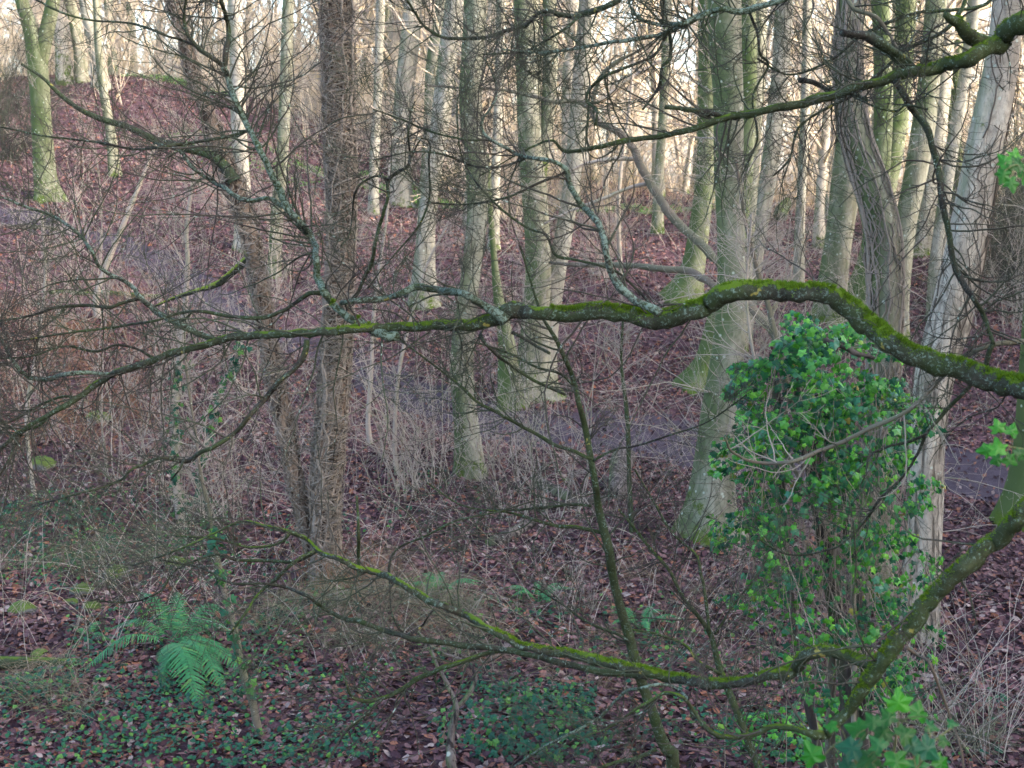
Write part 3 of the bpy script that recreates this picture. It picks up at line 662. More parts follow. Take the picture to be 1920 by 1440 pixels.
def flush_twigs():
    done = {}
    for root, s, (n1, L1, p2, p3), tmat, seed in BR:
        m = done.setdefault((root.name, tmat), (root, tmat, MB()))[2]
        r = np.random.default_rng(seed+77)
        pts = s[None, :, :3]; rad = s[None, :, 3]
        n1 = int(n1*1.55); t = .04+.96*np.sqrt(r.random(n1)); q = t*(len(s)-1); k = np.minimum(q.astype(int), len(s)-2)
        c = s[k, :3]; tg = nrm(s[k+1, :3]-s[k, :3]); side = nrm(np.cross(tg, r.normal(size=(n1, 3))*np.array([.5, 1.3, .5])))
        an = R_(1)*r.normal(52, 12, n1)[:, None]; d = nrm(tg*np.cos(an)+side*np.sin(an)*np.array([1, .7, 1]))
        a, b = grow(c, d, L1*(.35+.8*r.random(n1)**1.5), np.clip(s[k, 3]*.38, .0014, .0034)*(.7+.6*r.random(n1)), 16, .115, (0, 0, .02), .35, r)
        b = np.maximum(b, .0009); tubes(m, a, b, 4)
        p, dd, L, rr = children(a, b, p2-.1, 50, (.25, .55), .7, .12, r=r, flat=.4); a, b = grow(p, dd, L, np.clip(rr, .0009, .0018), 10, .13, (0, 0, .015), .5, r); tubes(m, a, np.maximum(b, .0008), 3)
        p, dd, L, rr = children(a, b, p3-.6, 48, (.28, .6), .75, .1, r=r, flat=.4); a, b = grow(p, dd, L, np.clip(rr, .0007, .0012), 7, .14, (0, 0, .01), .7, r); tubes(m, a, np.maximum(b, .0007), 3)
    for (root, tmat, m) in done.values(): m.obj('twigs', M[tmat], root, kind='stuff')
def moss_tufts(root, s, t0, t1, n, h=.010, seed=0, spread=.75):
    """short moss shoots standing on the upper side of a limb"""
    r = np.random.default_rng(seed); K = len(s)
    cl = t0+(t1-t0)*r.random(max(4, n//260)); t = np.clip(cl[r.integers(0, len(cl), n)]+r.normal(size=n)*.012, t0, t1); q = t*(K-1); k = np.minimum(q.astype(int), K-2); f = (q-k)[:, None]
    c = s[k, :3]*(1-f)+s[k+1, :3]*f; rad = s[k, 3]; tg = nrm(s[k+1, :3]-s[k, :3])
    up = nrm(np.array([0, 0, 1.])-tg*tg[:, 2:3]); sd = np.cross(tg, up); a = (r.normal(size=n)*spread)[:, None]
    no = nrm(up*np.cos(a)+sd*np.sin(a)); base = c+no*(rad*1.0)[:, None]
    d = nrm(no+r.normal(size=(n, 3))*.45); hh = h*(.4+.9*r.random(n))[:, None]; sdv = nrm(np.cross(d, r.normal(size=(n, 3))))*.0013
    V = np.stack([base-sdv-no*.002, base+sdv-no*.002, base+d*hh], 1)
    m = MB(); m.add(V, None, np.arange(3*n).reshape(-1, 3)); m.obj('moss', M['moss'], root, kind='stuff', smooth=False)
def fg_trunk(root, px, Y, w_, seed):
    x = P(px, 700, Y)[0]; zb = float(ground(x, Y)); rr = w_*.5*Y/F
    m = MB(); tp, tr = trunk_tube(m, [(x, Y, zb-.2, rr*1.1), (x, Y, zb+.5, rr), (x+.05, Y, 3.2, rr*.95), (x-.05, Y+.1, 5.5, rr*.85), (x, Y, 8.5, rr*.6)], 16, 40, .6, .05, seed); m.obj('trunk', M['beech_deep'], root)
    crown(root, tp[-1], np.array([0, 0, 1.]), tr[-1], 5., seed, M['twig'], nlimb=7)
    return x
# --- tree A: the long middle bough
def base_of(px, Y): x = P(px, 700, Y)[0]; return (x, Y, float(ground(x, Y)))
A = thing('overhanging_tree', 'tree outside the right edge whose long mossy bough crosses the picture centre', 'tree', base_of(2420, 4.0), 'trees reaching in from the right')
fg_trunk(A, 2420, 4.0, 260, 301)
midb = [(2420,960,90),(2200,850,64),(2050,780,52),(1920,722,44),(1850,700,42),(1760,665,41),(1680,628,40),(1625,590,41),(1585,560,40),(1550,545,36),(1500,545,34),(1430,547,35),(1370,560,38),(1325,582,34),(1280,600,36),(1200,610,33),(1100,611,30),(1040,608,28),(1000,606,26),(950,606,32),(920,616,24),(880,627,22),(800,629,19),(720,631,17),(650,633,16),(530,635,15),(430,640,15),(380,655,14),(300,676,13),(230,697,13),(180,725,12),(120,765,11),(60,800,9),(0,845,7),(-60,900,5)]
S = limb(A, midb, 4.0, 5.6, 'bough', 'bough', 18, 1, .03, .035, (52, .75, 5, 3), n=230)
moss_tufts(A, S, .14, .48, 26000, .011, 5, .5); moss_tufts(A, S, .48, .64, 1500, .007, 6, .8)
moss_tufts(A, px3([(590,545,12),(640,580,14),(690,612,16)], 5.1, 5.1), 0, 1, 1100, .007, 8)
B2 = (26, .6, 5, 3); YL = 5.15
limb(A, [(948,604,26),(925,582,17),(900,566,16),(870,550,14),(830,540,14),(780,535,14),(755,545,13),(730,556,12),(700,560,12),(665,562,11),(640,568,9)], 4.95, 5.1, 'bough_lichen', sides=8, seed=2, twigs=(10,.5,5,3))
limb(A, [(745,629,19),(715,622,18),(690,613,17),(660,600,16),(635,582,15),(615,562,14),(605,545,14),(592,520,13),(590,480,12),(582,440,12),(568,415,12),(548,392,13),(535,365,13),(520,330,13),(500,290,12),(480,255,11),(462,220,11),(445,185,11),(430,150,11),(420,125,12)], 5.1, 5.3, 'bough_lichen', sides=9, seed=3, twigs=(46,.6,5,3), n=110)
limb(A, [(420,128,11),(424,100,10),(430,60,9),(424,30,8),(412,-5,7),(400,-60,5)], 5.3, 5.4, 'branch', seed=4, twigs=(12,.5,5,3))
limb(A, [(420,125,9),(395,105,8),(372,88,7),(352,60,7),(346,30,6),(350,-10,5)], 5.3, 5.2, 'branch', seed=5, twigs=(14,.5,5,3))
limb(A, [(372,88,6),(340,75,5),(310,66,5),(270,50,5),(235,42,4),(170,38,4),(120,25,4),(60,-5,4)], 5.25, 5.35, 'branch', seed=6, twigs=(16,.55,5,3))
limb(A, [(548,388,12),(530,388,11),(515,376,10),(500,370,9),(480,374,9),(450,370,9),(420,352,8),(400,342,7),(365,318,6),(340,285,5),(290,268,4)], 5.25, 5.4, 'bough_lichen', seed=7, twigs=(20,.5,5,3))
limb(A, [(466,245,7),(430,255,6),(395,262,6),(350,266,6),(300,272,6),(250,278,5),(200,268,5),(150,262,4),(90,255,4),(0,238,3)], 5.3, 5.5, 'branch', seed=8, twigs=(26,.6,5,3))
limb(A, [(415,641,13),(385,628,12),(345,610,11),(305,590,11),(282,572,10),(262,556,10),(248,535,8),(228,520,8),(200,508,8),(182,490,7),(172,465,7),(155,445,6),(135,428,6),(95,402,6),(45,385,5),(0,368,4),(-60,350,3)], 5.4, 5.5, 'bough_lichen', seed=9, twigs=(34,.55,5,3))
limb(A, [(262,560,8),(235,568,7),(205,578,7),(150,572,6),(100,576,6),(55,592,5),(0,602,4)], 5.45, 5.5, 'branch', seed=10, twigs=(18,.5,5,3))
limb(A, [(600,550,11),(575,552,9),(550,568,8),(530,580,8),(500,592,8),(460,594,7),(415,588,7),(370,582,7),(330,585,6),(290,600,5),(220,612,5),(120,625,4),(30,640,3)], 5.2, 5.5, 'branch', seed=11, twigs=(26,.55,5,3))
limb(A, [(574,638,11),(570,665,11),(552,690,10),(520,715,10),(495,745,10),(470,775,10),(440,810,9),(405,835,9),(370,850,9),(345,862,9),(300,858,6),(270,870,6),(245,880,6),(220,905,5),(150,925,4),(60,950,3)], 5.1, 5.0, 'branch', seed=12, twigs=(30,.5,5,3))
limb(A, [(345,862,6),(338,880,4),(320,900,3)], 5.1, 5.1, 'branch', seed=13)
limb(A, [(232,697,10),(200,703,9),(170,700,9),(130,702,9),(90,712,9),(55,710,9),(35,690,8),(18,665,7),(5,640,6),(-20,610,5)], 5.5, 5.6, 'bough_lichen', seed=14, twigs=(22,.5,5,3))
limb(A, [(295,676,7),(280,668,6),(255,655,5),(220,648,5),(180,660,5),(120,650,4),(60,668,4),(0,672,3)], 5.5, 5.6, 'branch', seed=15, twigs=(18,.5,5,3))
limb(A, [(130,760,8),(100,772,6),(70,800,6),(45,806,6),(25,835,5),(10,870,4),(-20,920,3)], 5.5, 5.5, 'branch', seed=16, twigs=(12,.5,5,3))
limb(A, [(150,745,6),(110,745,5),(60,768,5),(20,790,4),(-10,790,3)], 5.5, 5.6, 'branch', seed=161, twigs=(10,.4,5,3))
limb(A, [(660,562,8),(672,545,7),(685,515,7),(698,490,7),(704,455,7),(708,430,7),(718,400,7),(728,370,7),(728,338,7),(745,322,7),(766,308,6),(768,285,4),(764,250,4),(770,210,3),(778,190,2)], 5.1, 5.0, 'branch', seed=17, twigs=(16,.45,5,3))
limb(A, [(728,338,5),(712,330,4),(690,336,4),(668,355,4),(660,400,3),(655,440,3),(640,460,3)], 5.0, 5.0, 'branch', seed=18, twigs=(10,.35,5,3))
limb(A, [(765,308,4),(790,260,3),(808,270,4),(805,300,4),(808,370,4),(790,420,4),(760,455,3),(720,500,3),(690,540,3)], 5.0, 5.2, 'branch', seed=19, twigs=(8,.35,5,3))
# upright lichen branch
limb(A, [(1238,590,17),(1218,574,15),(1190,562,14),(1165,540,14),(1148,518,13),(1140,495,13),(1134,470,12),(1128,440,12),(1115,412,12),(1098,392,11),(1085,370,11),(1072,345,11),(1066,320,10),(1050,310,9),(1020,300,8),(995,296,7),(965,285,7),(945,275,6),(915,258,6),(900,230,5),(925,190,4),(928,160,4),(910,110,3)], 4.6, 4.9, 'bough_lichen', sides=8, seed=20, twigs=(34,.5,5,3), n=110)
limb(A, [(985,297,6),(960,308,5),(920,314,5),(880,310,4),(830,290,4),(770,285,3),(700,300,3)], 4.8, 5.0, 'branch', seed=21, twigs=(16,.45,5,3))
limb(A, [(940,272,5),(915,262,5),(880,262,4),(820,250,4),(760,225,4),(700,205,3)], 4.85, 5.0, 'branch', seed=22, twigs=(14,.45,5,3))
limb(A, [(1066,318,7),(1050,330,5),(1000,350,5),(950,372,4),(880,385,4),(800,380,3)], 4.9, 5.0, 'branch', seed=23, twigs=(14,.45,5,3))
limb(A, [(1220,570,5),(1170,520,5),(1130,500,5),(1080,488,5),(1045,480,6),(1025,440,5),(985,425,5),(930,380,4),(880,320,4),(862,270,3),(858,190,3),(880,150,3)], 4.7, 5.0, 'branch', seed=24, twigs=(16,.45,5,3))
limb(A, [(960,622,7),(985,635,6),(1010,650,6),(1030,662,6)], 4.95, 4.95, 'branch', seed=25)
limb(A, [(900,628,7),(915,650,6),(950,680,6),(1000,712,6),(1060,740,6)], 5., 5.1, 'branch', seed=26, twigs=(8,.4,5,3))
# --- tree B: upper bough
Bt = thing('overhanging_tree', 'tree outside the right edge whose straight thin bough slopes across the top right', 'tree', base_of(2480, 5.2), 'trees reaching in from the right')
fg_trunk(Bt, 2480, 5.2, 240, 302)
S = limb(Bt, [(2480,-230,79),(2200,-110,58),(2020,-20,46),(1920,35,40),(1880,62,38),(1835,92,32),(1790,115,26),(1740,127,23),(1700,136,20),(1650,150,18),(1600,163,18),(1540,185,16),(1480,200,16),(1430,210,15),(1370,222,13),(1300,243,11),(1240,258,10),(1180,263,10),(1130,275,9),(1085,284,8),(1055,284,7),(1035,265,5),(1010,270,4),(970,290,3),(900,330,2)], 5.2, 5.2, 'bough_green', 'bough', 14, 30, .03, .05, (40,.55,5,3), n=170)
moss_tufts(Bt, S, .2, .5, 5000, .008, 7, .5)
limb(Bt, [(1712,134,24),(1700,115,20),(1680,96,19),(1655,80,18),(1630,68,16),(1600,62,14),(1577,61,12)], 5.25, 5.0, 'branch', 'dead_branch', 8, 31, .02, .07)
S2 = limb(Bt, [(1850,88,30),(1830,75,26),(1812,60,26),(1795,42,20),(1772,27,10)], 5.25, 5.1, 'bough_green', 'stub', 9, 32, .01, .1); moss_tufts(Bt, S2, .1, .8, 900, .007, 9)
limb(Bt, [(1385,220,11),(1350,215,11),(1315,208,10),(1280,204,9),(1248,201,8)], 5.25, 5.1, 'branch', 'stub', 7, 33, .01, .06)
limb(Bt, [(1640,160,8),(1590,172,5),(1640,200,4),(1680,208,4),(1700,198,5),(1740,205,5)], 5.2, 5.0, 'branch', seed=331, twigs=(6,.3,4,3))
limb(Bt, [(1680,150,14),(1700,180,13),(1722,215,13),(1742,255,13),(1758,310,12),(1765,370,12),(1776,430,12),(1784,480,11),(1800,525,11),(1822,560,11),(1840,590,10),(1852,620,9),(1862,645,9)], 5.2, 4.8, 'branch', sides=7, seed=34, twigs=(26,.45,5,3))
limb(Bt, [(1862,645,10),(1850,680,9),(1838,705,8),(1800,745,8),(1768,780,8),(1742,808,7),(1730,820,7),(1700,830,6),(1660,840,5),(1630,855,5),(1625,890,4)], 4.8, 4.7, 'branch', sides=6, seed=35, twigs=(8,.35,4,3))
limb(Bt, [(1735,815,7),(1722,850,6),(1690,900,6),(1650,940,6),(1620,980,5),(1590,1010,5),(1560,1030,4),(1480,1040,4),(1420,1010,3)], 4.7, 4.8, 'branch', sides=6, seed=36, twigs=(16,.4,5,3))
limb(Bt, [(1930,640,10),(1900,640,12),(1862,645,10),(1800,672,8),(1765,705,8),(1745,730,8),(1700,765,8),(1650,790,8),(1590,820,8),(1540,838,8),(1490,860,8),(1440,866,7),(1400,862,6),(1370,845,5),(1360,820,4)], 4.9, 4.5, 'dead_pole', sides=7, seed=37, twigs=(10,.35,4,3), tmat='twig_pale')
# branches hanging in along the top
limb(Bt, [(1560,-60,14),(1500,-20,12),(1440,5,11),(1390,18,11),(1355,14,10),(1310,26,9),(1285,40,9),(1250,44,8),(1205,36,6),(1180,10,5)], 5.4, 5.2, 'bough_lichen', seed=38, twigs=(30,.5,5,3))
limb(Bt, [(1330,20,8),(1290,42,8),(1240,60,8),(1200,68,8),(1150,76,7),(1080,88,6),(1040,95,6),(1000,98,5),(940,92,4)], 5.3, 5.2, 'bough_lichen', seed=39, twigs=(34,.5,5,3))
limb(Bt, [(1200,-70,14),(1170,-10,12),(1130,15,11),(1090,28,11),(1060,30,9),(1030,22,8),(1005,30,8),(985,52,8),(950,58,7),(915,70,7),(880,73,7),(832,71,6),(795,48,5),(770,10,5),(740,-30,4)], 5.6, 5.4, 'branch', seed=40, twigs=(40,.5,5,3))
limb(Bt, [(1258,44,7),(1245,75,6),(1225,105,6),(1180,125,6),(1140,140,6),(1110,160,6),(1100,190,5),(1120,205,5),(1116,235,5)], 5.3, 5.1, 'branch', seed=41, twigs=(18,.4,5,3))
limb(Bt, [(1090,28,6),(1060,55,5),(1020,80,5),(990,95,5),(960,100,4),(905,102,4)], 5.4, 5.3, 'branch', seed=42, twigs=(12,.45,5,3))
limb(Bt, [(1255,55,7),(1258,90,6),(1255,112,6),(1240,125,6),(1235,160,6),(1225,180,5),(1205,205,4)], 5.5, 5.5, 'branch', seed=43, twigs=(6,.3,4,3))
limb(Bt, [(1580,-20,9),(1600,15,9),(1640,30,8),(1665,60,6),(1690,95,5),(1720,60,4)], 5.6, 5.4, 'dead_pole', seed=44, twigs=(16,.45,5,3))
limb(Bt, [(1820,-20,8),(1790,40,8),(1750,70,7),(1700,95,7),(1660,130,6),(1600,180,6),(1560,200,5),(1500,240,5),(1480,300,4),(1450,330,3)], 5.6, 5.4, 'branch', seed=45, twigs=(34,.5,5,3))
limb(Bt, [(1500,150,11),(1530,155,10),(1560,175,9),(1600,178,9),(1625,190,7)], 5.7, 5.8, 'branch', seed=46, twigs=(10,.35,5,3))
limb(Bt, [(1870,-30,7),(1840,10,7),(1720,20,6),(1620,60,6),(1560,110,5),(1480,140,4),(1420,110,4)], 5.8, 5.6, 'branch', seed=47, twigs=(36,.5,5,3))
limb(Bt, [(1400,10,6),(1420,60,5),(1425,100,5),(1440,120,5),(1410,180,4),(1420,260,4),(1390,330,3)], 5.5, 5.5, 'branch', seed=48, twigs=(16,.4,5,3))
# --- tree C: lower bough
Ct = thing('overhanging_tree', 'tree outside the right edge whose green bough drops diagonally at lower right', 'tree', base_of(2500, 3.6), 'trees reaching in from the right')
fg_trunk(Ct, 2500, 3.6, 280, 303)
S = limb(Ct, [(2500,520,90),(2250,700,62),(2050,860,44),(1920,968,36),(1880,1002,34),(1840,1040,34),(1780,1118,33),(1730,1172,33),(1690,1210,33),(1655,1255,31),(1625,1300,24),(1600,1330,21),(1570,1360,21),(1550,1385,20),(1525,1382,15),(1490,1374,12),(1450,1368,11),(1420,1380,11),(1380,1388,10),(1345,1380,9),(1320,1360,8),(1300,1330,7),(1280,1308,7),(1250,1300,7),(1225,1310,6),(1190,1330,5),(1150,1360,4),(1100,1380,3)], 3.6, 4.4, 'bough_green', 'bough', 16, 50, .02, .04, (26,.5,5,3), n=170)
moss_tufts(Ct, S, .2, .62, 9000, .007, 10, .7)
_t = P(1655,1255,1.)-np.array([0,0,CAMZ]); _k = np.argmin(np.linalg.norm(nrm(S[:, :3]-np.array([0,0,CAMZ]))-nrm(_t), axis=1)); YJ = float(S[_k, 1])
S = limb(Ct, [(1657,1256,20),(1638,1248,24),(1615,1238,24),(1590,1229,23),(1560,1224,23),(1535,1222,23),(1512,1232,22),(1492,1250,22),(1472,1264,27),(1440,1267,20),(1400,1274,20),(1350,1280,21),(1300,1274,21),(1250,1270,20),(1200,1266,20),(1130,1246,19),(1050,1230,18),(990,1216,17),(960,1205,15),(930,1192,15),(890,1172,15),(850,1155,15),(815,1140,14),(780,1122,14),(740,1098,13),(700,1080,12),(660,1062,11),(630,1046,10),(595,1032,9),(570,1010,8),(545,998,7),(500,988,6),(450,978,5),(400,1000,4),(340,1030,4),(250,1060,3)], YJ, 5.6, 'bough', 'bough', 14, 51, .03, .05, (30,.6,5,3), n=220)
moss_tufts(Ct, S, .02, .45, 8000, .007, 11, .4)
limb(Ct, [(1215,1270,15),(1170,1262,14),(1120,1258,13),(1060,1248,13),(1010,1235,12),(960,1224,12),(900,1216,12),(840,1208,11),(780,1200,11),(730,1184,10),(690,1170,10),(650,1160,9),(610,1140,8),(580,1118,7),(540,1104,6),(495,1096,5),(430,1092,5),(380,1065,4),(300,1050,3)], 4.75, 5.6, 'branch', 'branch', 8, 52, .04, .05, (20,.55,5,3))
limb(Ct, [(975,1220,10),(940,1220,10),(905,1228,9),(870,1240,9),(830,1252,9),(790,1272,9),(750,1296,9),(710,1312,8),(670,1312,7),(655,1300,5),(645,1270,4),(640,1245,3)], 5.1, 5.2, 'bough_green', 'branch', 7, 53, .03, .05, (22,.45,5,3))
limb(Ct, [(720,1310,6),(680,1345,5),(640,1385,5),(610,1440,4),(590,1480,4)], 5.2, 5.1, 'branch', seed=54, twigs=(8,.4,4,3))
limb(Ct, [(595,1032,8),(560,1050,7),(520,1085,7),(490,1110,6),(460,1150,6),(430,1190,4)], 5.5, 5.4, 'bough_green', seed=55, twigs=(10,.45,5,3))
limb(Ct, [(600,1030,6),(560,1050,6),(500,1052,6),(440,1048,6),(400,1040,5),(330,1070,4),(300,1110,4),(240,1130,4),(170,1125,3)], 5.5, 5.7, 'branch', seed=56, twigs=(22,.5,5,3))
limb(Ct, [(545,998,6),(530,1015,5),(500,1025,5),(460,1025,4),(400,1010,4),(330,1005,3)], 5.6, 5.6, 'bough_green', seed=57, twigs=(10,.4,5,3))
limb(Ct, [(672,1080,8),(671,1040,7),(672,1000,7),(670,960,6),(669,930,5)], 5.3, 5.3, 'bough_green', seed=58)
limb(Ct, [(735,1095,5),(730,1060,5),(745,1030,4),(800,1005,4),(860,975,4),(930,960,3),(1000,940,3)], 5.3, 5.4, 'branch', seed=59, twigs=(14,.4,5,3))
limb(Ct, [(815,1140,5),(800,1160,4),(790,1175,4),(760,1190,4),(735,1150,3),(730,1080,3)], 5.3, 5.3, 'branch', seed=60, twigs=(5,.3,4,3))
limb(Ct, [(1300,1345,7),(1290,1310,7),(1270,1290,6),(1240,1282,6),(1200,1290,6),(1170,1300,6),(1130,1340,5),(1080,1370,5),(1020,1400,4),(960,1440,4)], 4.4, 4.6, 'bough_lichen', seed=61, twigs=(16,.4,5,3))
limb(Ct, [(1640,1240,5),(1615,1200,4),(1600,1130,4),(1605,1060,4),(1600,990,3),(1590,930,3)], 3.95, 3.9, 'branch', seed=62, twigs=(5,.3,4,3))
limb(Ct, [(1700,1215,7),(1720,1230,6),(1745,1245,6),(1760,1290,6),(1780,1340,5),(1800,1400,5),(1810,1460,5)], 3.9, 3.8, 'ivystem_dark', seed=63, twigs=(6,.35,4,3))

# ------------------------------------------------------------------ young trees standing in front
def sapling(label, pts, Y, mat, tw, tmat='twig', Y1=None, side=(), name='sapling', seed=0, sides=9):
    rt = thing(name, label, 'sapling', (*P(pts[0][0], pts[0][1], Y)[:2], float(ground(P(pts[0][0], pts[0][1], Y)[0], Y))), 'young trees in the foreground')
    c0 = P(pts[0][0], pts[0][1], Y); zb = float(ground(c0[0], Y))
    base = (c0[0]+.04, c0[1], zb-.1, pts[0][2]*.5*Y/F*1.25)
    c = px3(pts, Y, Y1 or Y, seed, .03); c = np.vstack([base, c]) if c0[2]-zb > .05 else c
    s = spline(c, 80); th = np.arange(sides)*2*pi/sides; LL = np.linspace(0, 14, 80)[:, None]
    m = MB(); tubes(m, s[None, :, :3], s[None, :, 3], sides, False, (1+.05*np.sin(2*th[None]+LL)+.05*np.sin(3*LL+seed))[None]); m.obj('stem', M[mat], rt)
    BR.append((rt, s[14:], tw, tmat, seed+31))
    for k, (sp_, ya, yb, n1) in enumerate(side):
        limb(rt, sp_, ya, yb, mat if sp_[0][2] > 6 else 'branch', 'branch', 6, seed*10+k+500, .03, .04, (n1, .42, 5, 3), tmat)
    return rt, s
sapling('green barked young tree rising through the lower centre', [(1262,1440,27),(1255,1415,25),(1240,1385,24),(1222,1330,22),(1205,1285,21),(1190,1235,20),(1180,1195,19),(1165,1145,18),(1150,1085,17),(1142,1030,17),(1130,985,16),(1122,950,15),(1116,905,14),(1108,860,13),(1097,800,12),(1085,755,11),(1075,710,10),(1058,670,9),(1042,635,8),(1020,600,6),(1005,560,5),(990,510,4),(975,460,4)], 5.6, 'bough_green', (24,.45,5,3), Y1=5.3, seed=70,
  side=[([(1133,1000,9),(1110,992,8),(1080,985,8),(1045,985,7),(1000,972,6),(960,960,5),(910,955,4),(860,945,3),(800,905,3)],5.5,5.6,16),
        ([(1110,950,6),(1080,948,6),(1040,952,6),(1000,955,5),(950,958,4),(900,955,3)],5.5,5.6,10),
        ([(1108,862,8),(1080,850,8),(1040,835,7),(1000,812,7),(950,785,6),(900,758,6),(865,725,5),(820,690,4),(780,660,4),(750,635,4),(720,600,3)],5.4,5.6,24),
        ([(1075,722,6),(1050,700,5),(1010,690,5),(970,670,4),(920,650,4),(880,640,3)],5.4,5.5,10),
        ([(1112,865,5),(1150,845,5),(1200,835,4),(1260,815,4),(1330,790,3),(1400,740,3)],5.4,5.2,14),
        ([(1180,1205,6),(1160,1190,6),(1100,1165,5),(1050,1130,4),(1000,1100,3)],5.5,5.6,10),
        ([(1230,1405,9),(1190,1420,8),(1150,1430,7),(1100,1450,6)],5.6,5.6,4)])
sapling('second green sapling, slimmer, right of the young central tree', [(1425,1470,17),(1410,1410,16),(1390,1355,15),(1368,1300,14),(1350,1255,13),(1340,1215,12),(1330,1185,11),(1305,1150,8),(1280,1120,7),(1255,1070,7),(1220,1030,6),(1185,985,5),(1160,955,4)], 5.9, 'bough_green', (26,.5,5,3), Y1=6.2, seed=71,
  side=[([(1330,1185,7),(1325,1130,6),(1312,1060,6),(1300,1035,5),(1260,1000,4),(1230,950,4),(1190,880,3)],6,6.2,12),
        ([(1350,1265,8),(1310,1240,7),(1280,1210,6),(1230,1190,5),(1180,1180,4)],6,6,8),
        ([(1340,1190,5),(1380,1130,4),(1420,1080,4),(1440,1040,3)],6,6.1,8)])
rt, sS = sapling('thin brown sapling right of the fern, ivy climbing it', [(488,1388,18),(480,1350,16),(472,1310,15),(455,1260,15),(444,1200,14),(432,1150,13),(418,1100,12),(408,1050,11),(398,1000,9),(392,960,8),(378,900,7),(372,860,6),(365,800,5),(355,740,5),(348,680,4),(345,600,3)], 8.6, 'dead_pole', (40,.5,5,3), 'twig_pale', seed=72)
def leaves_on(root, s, t0, t1, n, size, mat, seed, spread=.05):
    r = np.random.default_rng(seed); t = t0+(t1-t0)*r.random(n); k = (t*(len(s)-1)).astype(int)
    o_ = nrm(r.normal(size=(n, 3))+np.array([0, -.8, 0])); pos = s[k, :3]+o_*(s[k, 3:4]+spread*r.random((n, 1)))
    tv, tf = ivy_template(); m = MB(); scatter(m, tv, tf, pos, o_+np.array([0, -.3, .6])+r.normal(size=(n, 3))*.4, r.normal(size=(n, 3))+np.array([0, 0, -1.]), size*(.6+.7*r.random(n)))
    m.obj('ivy_leaves', M[mat], root, kind='stuff', smooth=False)
leaves_on(rt, sS, .12, .55, 60, .05, 'ivy_ground', 5)
rt, sS = sapling('slim stem with ivy leaves left of the ivy tangled trees', [(372,905,9),(385,850,8),(398,790,8),(415,730,7),(432,690,6),(450,650,5),(470,600,4)], 13.8, 'twig_pale', (22,.7,5,3), 'twig_pale', seed=73)
leaves_on(rt, sS, .1, .9, 120, .055, 'ivy_ground', 6, .09)
rt, sS = sapling('pale sapling on the left slope, ivy at its foot', [(330,900,14),(328,800,13),(335,700,12),(345,600,11),(352,500,9),(350,430,8),(362,330,6),(370,240,5)], 13.6, 'twig_pale', (50,.9,5,3), 'twig_pale', seed=74)
leaves_on(rt, sS, .02, .45, 140, .05, 'ivy_ground', 7, .12)
for i, (lab, pts, Y, mt) in enumerate([
  ('pale slim sapling between the path and the ivy tangled tree', [(690,790,9),(696,700,8),(700,600,7),(712,500,6),(726,400,5),(730,300,4)], 17, 'twig_pale'),
  ('two metre grey sapling left of the wavy trunk', [(745,905,9),(740,820,8),(748,700,7),(770,600,6),(800,500,5),(840,420,4)], 15.5, 'twig_pale'),
  ('leaning whippy sapling on the far left slope', [(180,560,12),(195,510,12),(215,460,10),(240,400,9),(268,330,7),(300,250,5)], 22, 'twig_pale'),
  ('thin green stem in front of the path, right of centre', [(1180,900,9),(1178,820,9),(1174,760,8),(1165,680,6),(1168,600,5)], 13.5, 'bough_green'),
  ('thin pale sapling right of the central pair', [(1165,520,9),(1160,430,8),(1163,330,7),(1180,200,6),(1190,80,5)], 26, 'twig_pale'),
  ('dead brown sapling leaning over the ivy mound', [(1560,960,16),(1520,850,15),(1480,740,15),(1455,640,14),(1440,570,11),(1418,500,9),(1395,400,7),(1380,300,5)], 7.6, 'dead_pole'),
  ('slender stem crossing low in front of the right trunks', [(1600,1100,9),(1560,1000,8),(1500,900,8),(1450,790,7),(1420,700,6),(1400,560,5),(1410,400,4)], 7.4, 'twig_pale'),
  ('dark sapling at the left edge of the slope', [(60,900,8),(50,780,8),(70,650,7),(85,520,6),(78,400,5)], 14, 'twig_pale')]):
    sapling(lab, pts, Y, mt, (34,.6,5,3), 'twig_pale', seed=80+i)
# dead leaning pole with orange brown bark
dp = thing('dead_leaning_tree', 'dead brown barkless tree leaning against the largest right beech', 'dead tree', P(1500,700,14.0))
D = [(1500,700,17),(1450,640,19),(1400,585,19),(1360,530,17),(1320,480,16),(1270,430,16),(1230,370,16),(1205,320,14),(1190,280,14),(1160,255,14),(1128,235,13),(1108,205,12),(1095,190,8)]
s = limb(dp, D, 14.4, 15.6, 'dead_pole', 'stem', 10, 90, .05, .06, (20,.9,4,3), 'twig_pale')
limb(dp, [(1105,203,10),(1080,190,9),(1040,192,8),(1000,180,7),(950,170,6),(880,165,5),(800,160,4)], 15.6, 15.8, 'dead_pole', seed=91, twigs=(14,1.,4,3), tmat='twig_pale')
limb(dp, [(1115,215,12),(1112,180,9),(1130,140,8),(1160,115,7),(1190,100,5),(1260,60,4)], 15.6, 15.4, 'dead_pole', seed=92, twigs=(10,1.,4,3), tmat='twig_pale')
limb(dp, [(1190,298,9),(1150,300,8),(1100,308,6),(1070,320,5)], 15.5, 15.3, 'twig_pale', seed=93, twigs=(8,.8,4,3), tmat='twig_pale')
limb(dp, [(1215,345,8),(1180,352,7),(1120,375,6),(1070,395,5),(1020,420,4)], 15.4, 15.3, 'twig_pale', seed=94, twigs=(8,.8,4,3), tmat='twig_pale')
fl = thing('fallen_branch', 'long fallen pole lying level behind the lichen branch', 'fallen branch', P(1330,535,15.2))
limb(fl, [(1370,560,17),(1330,530,16),(1290,512,14),(1250,506,12),(1200,500,11),(1150,497,10),(1090,497,8),(1030,492,6)], 14.8, 16.2, 'dead_pole', 'stem', 8, 95, .04, .06, (14,.8,4,3), 'twig_pale')
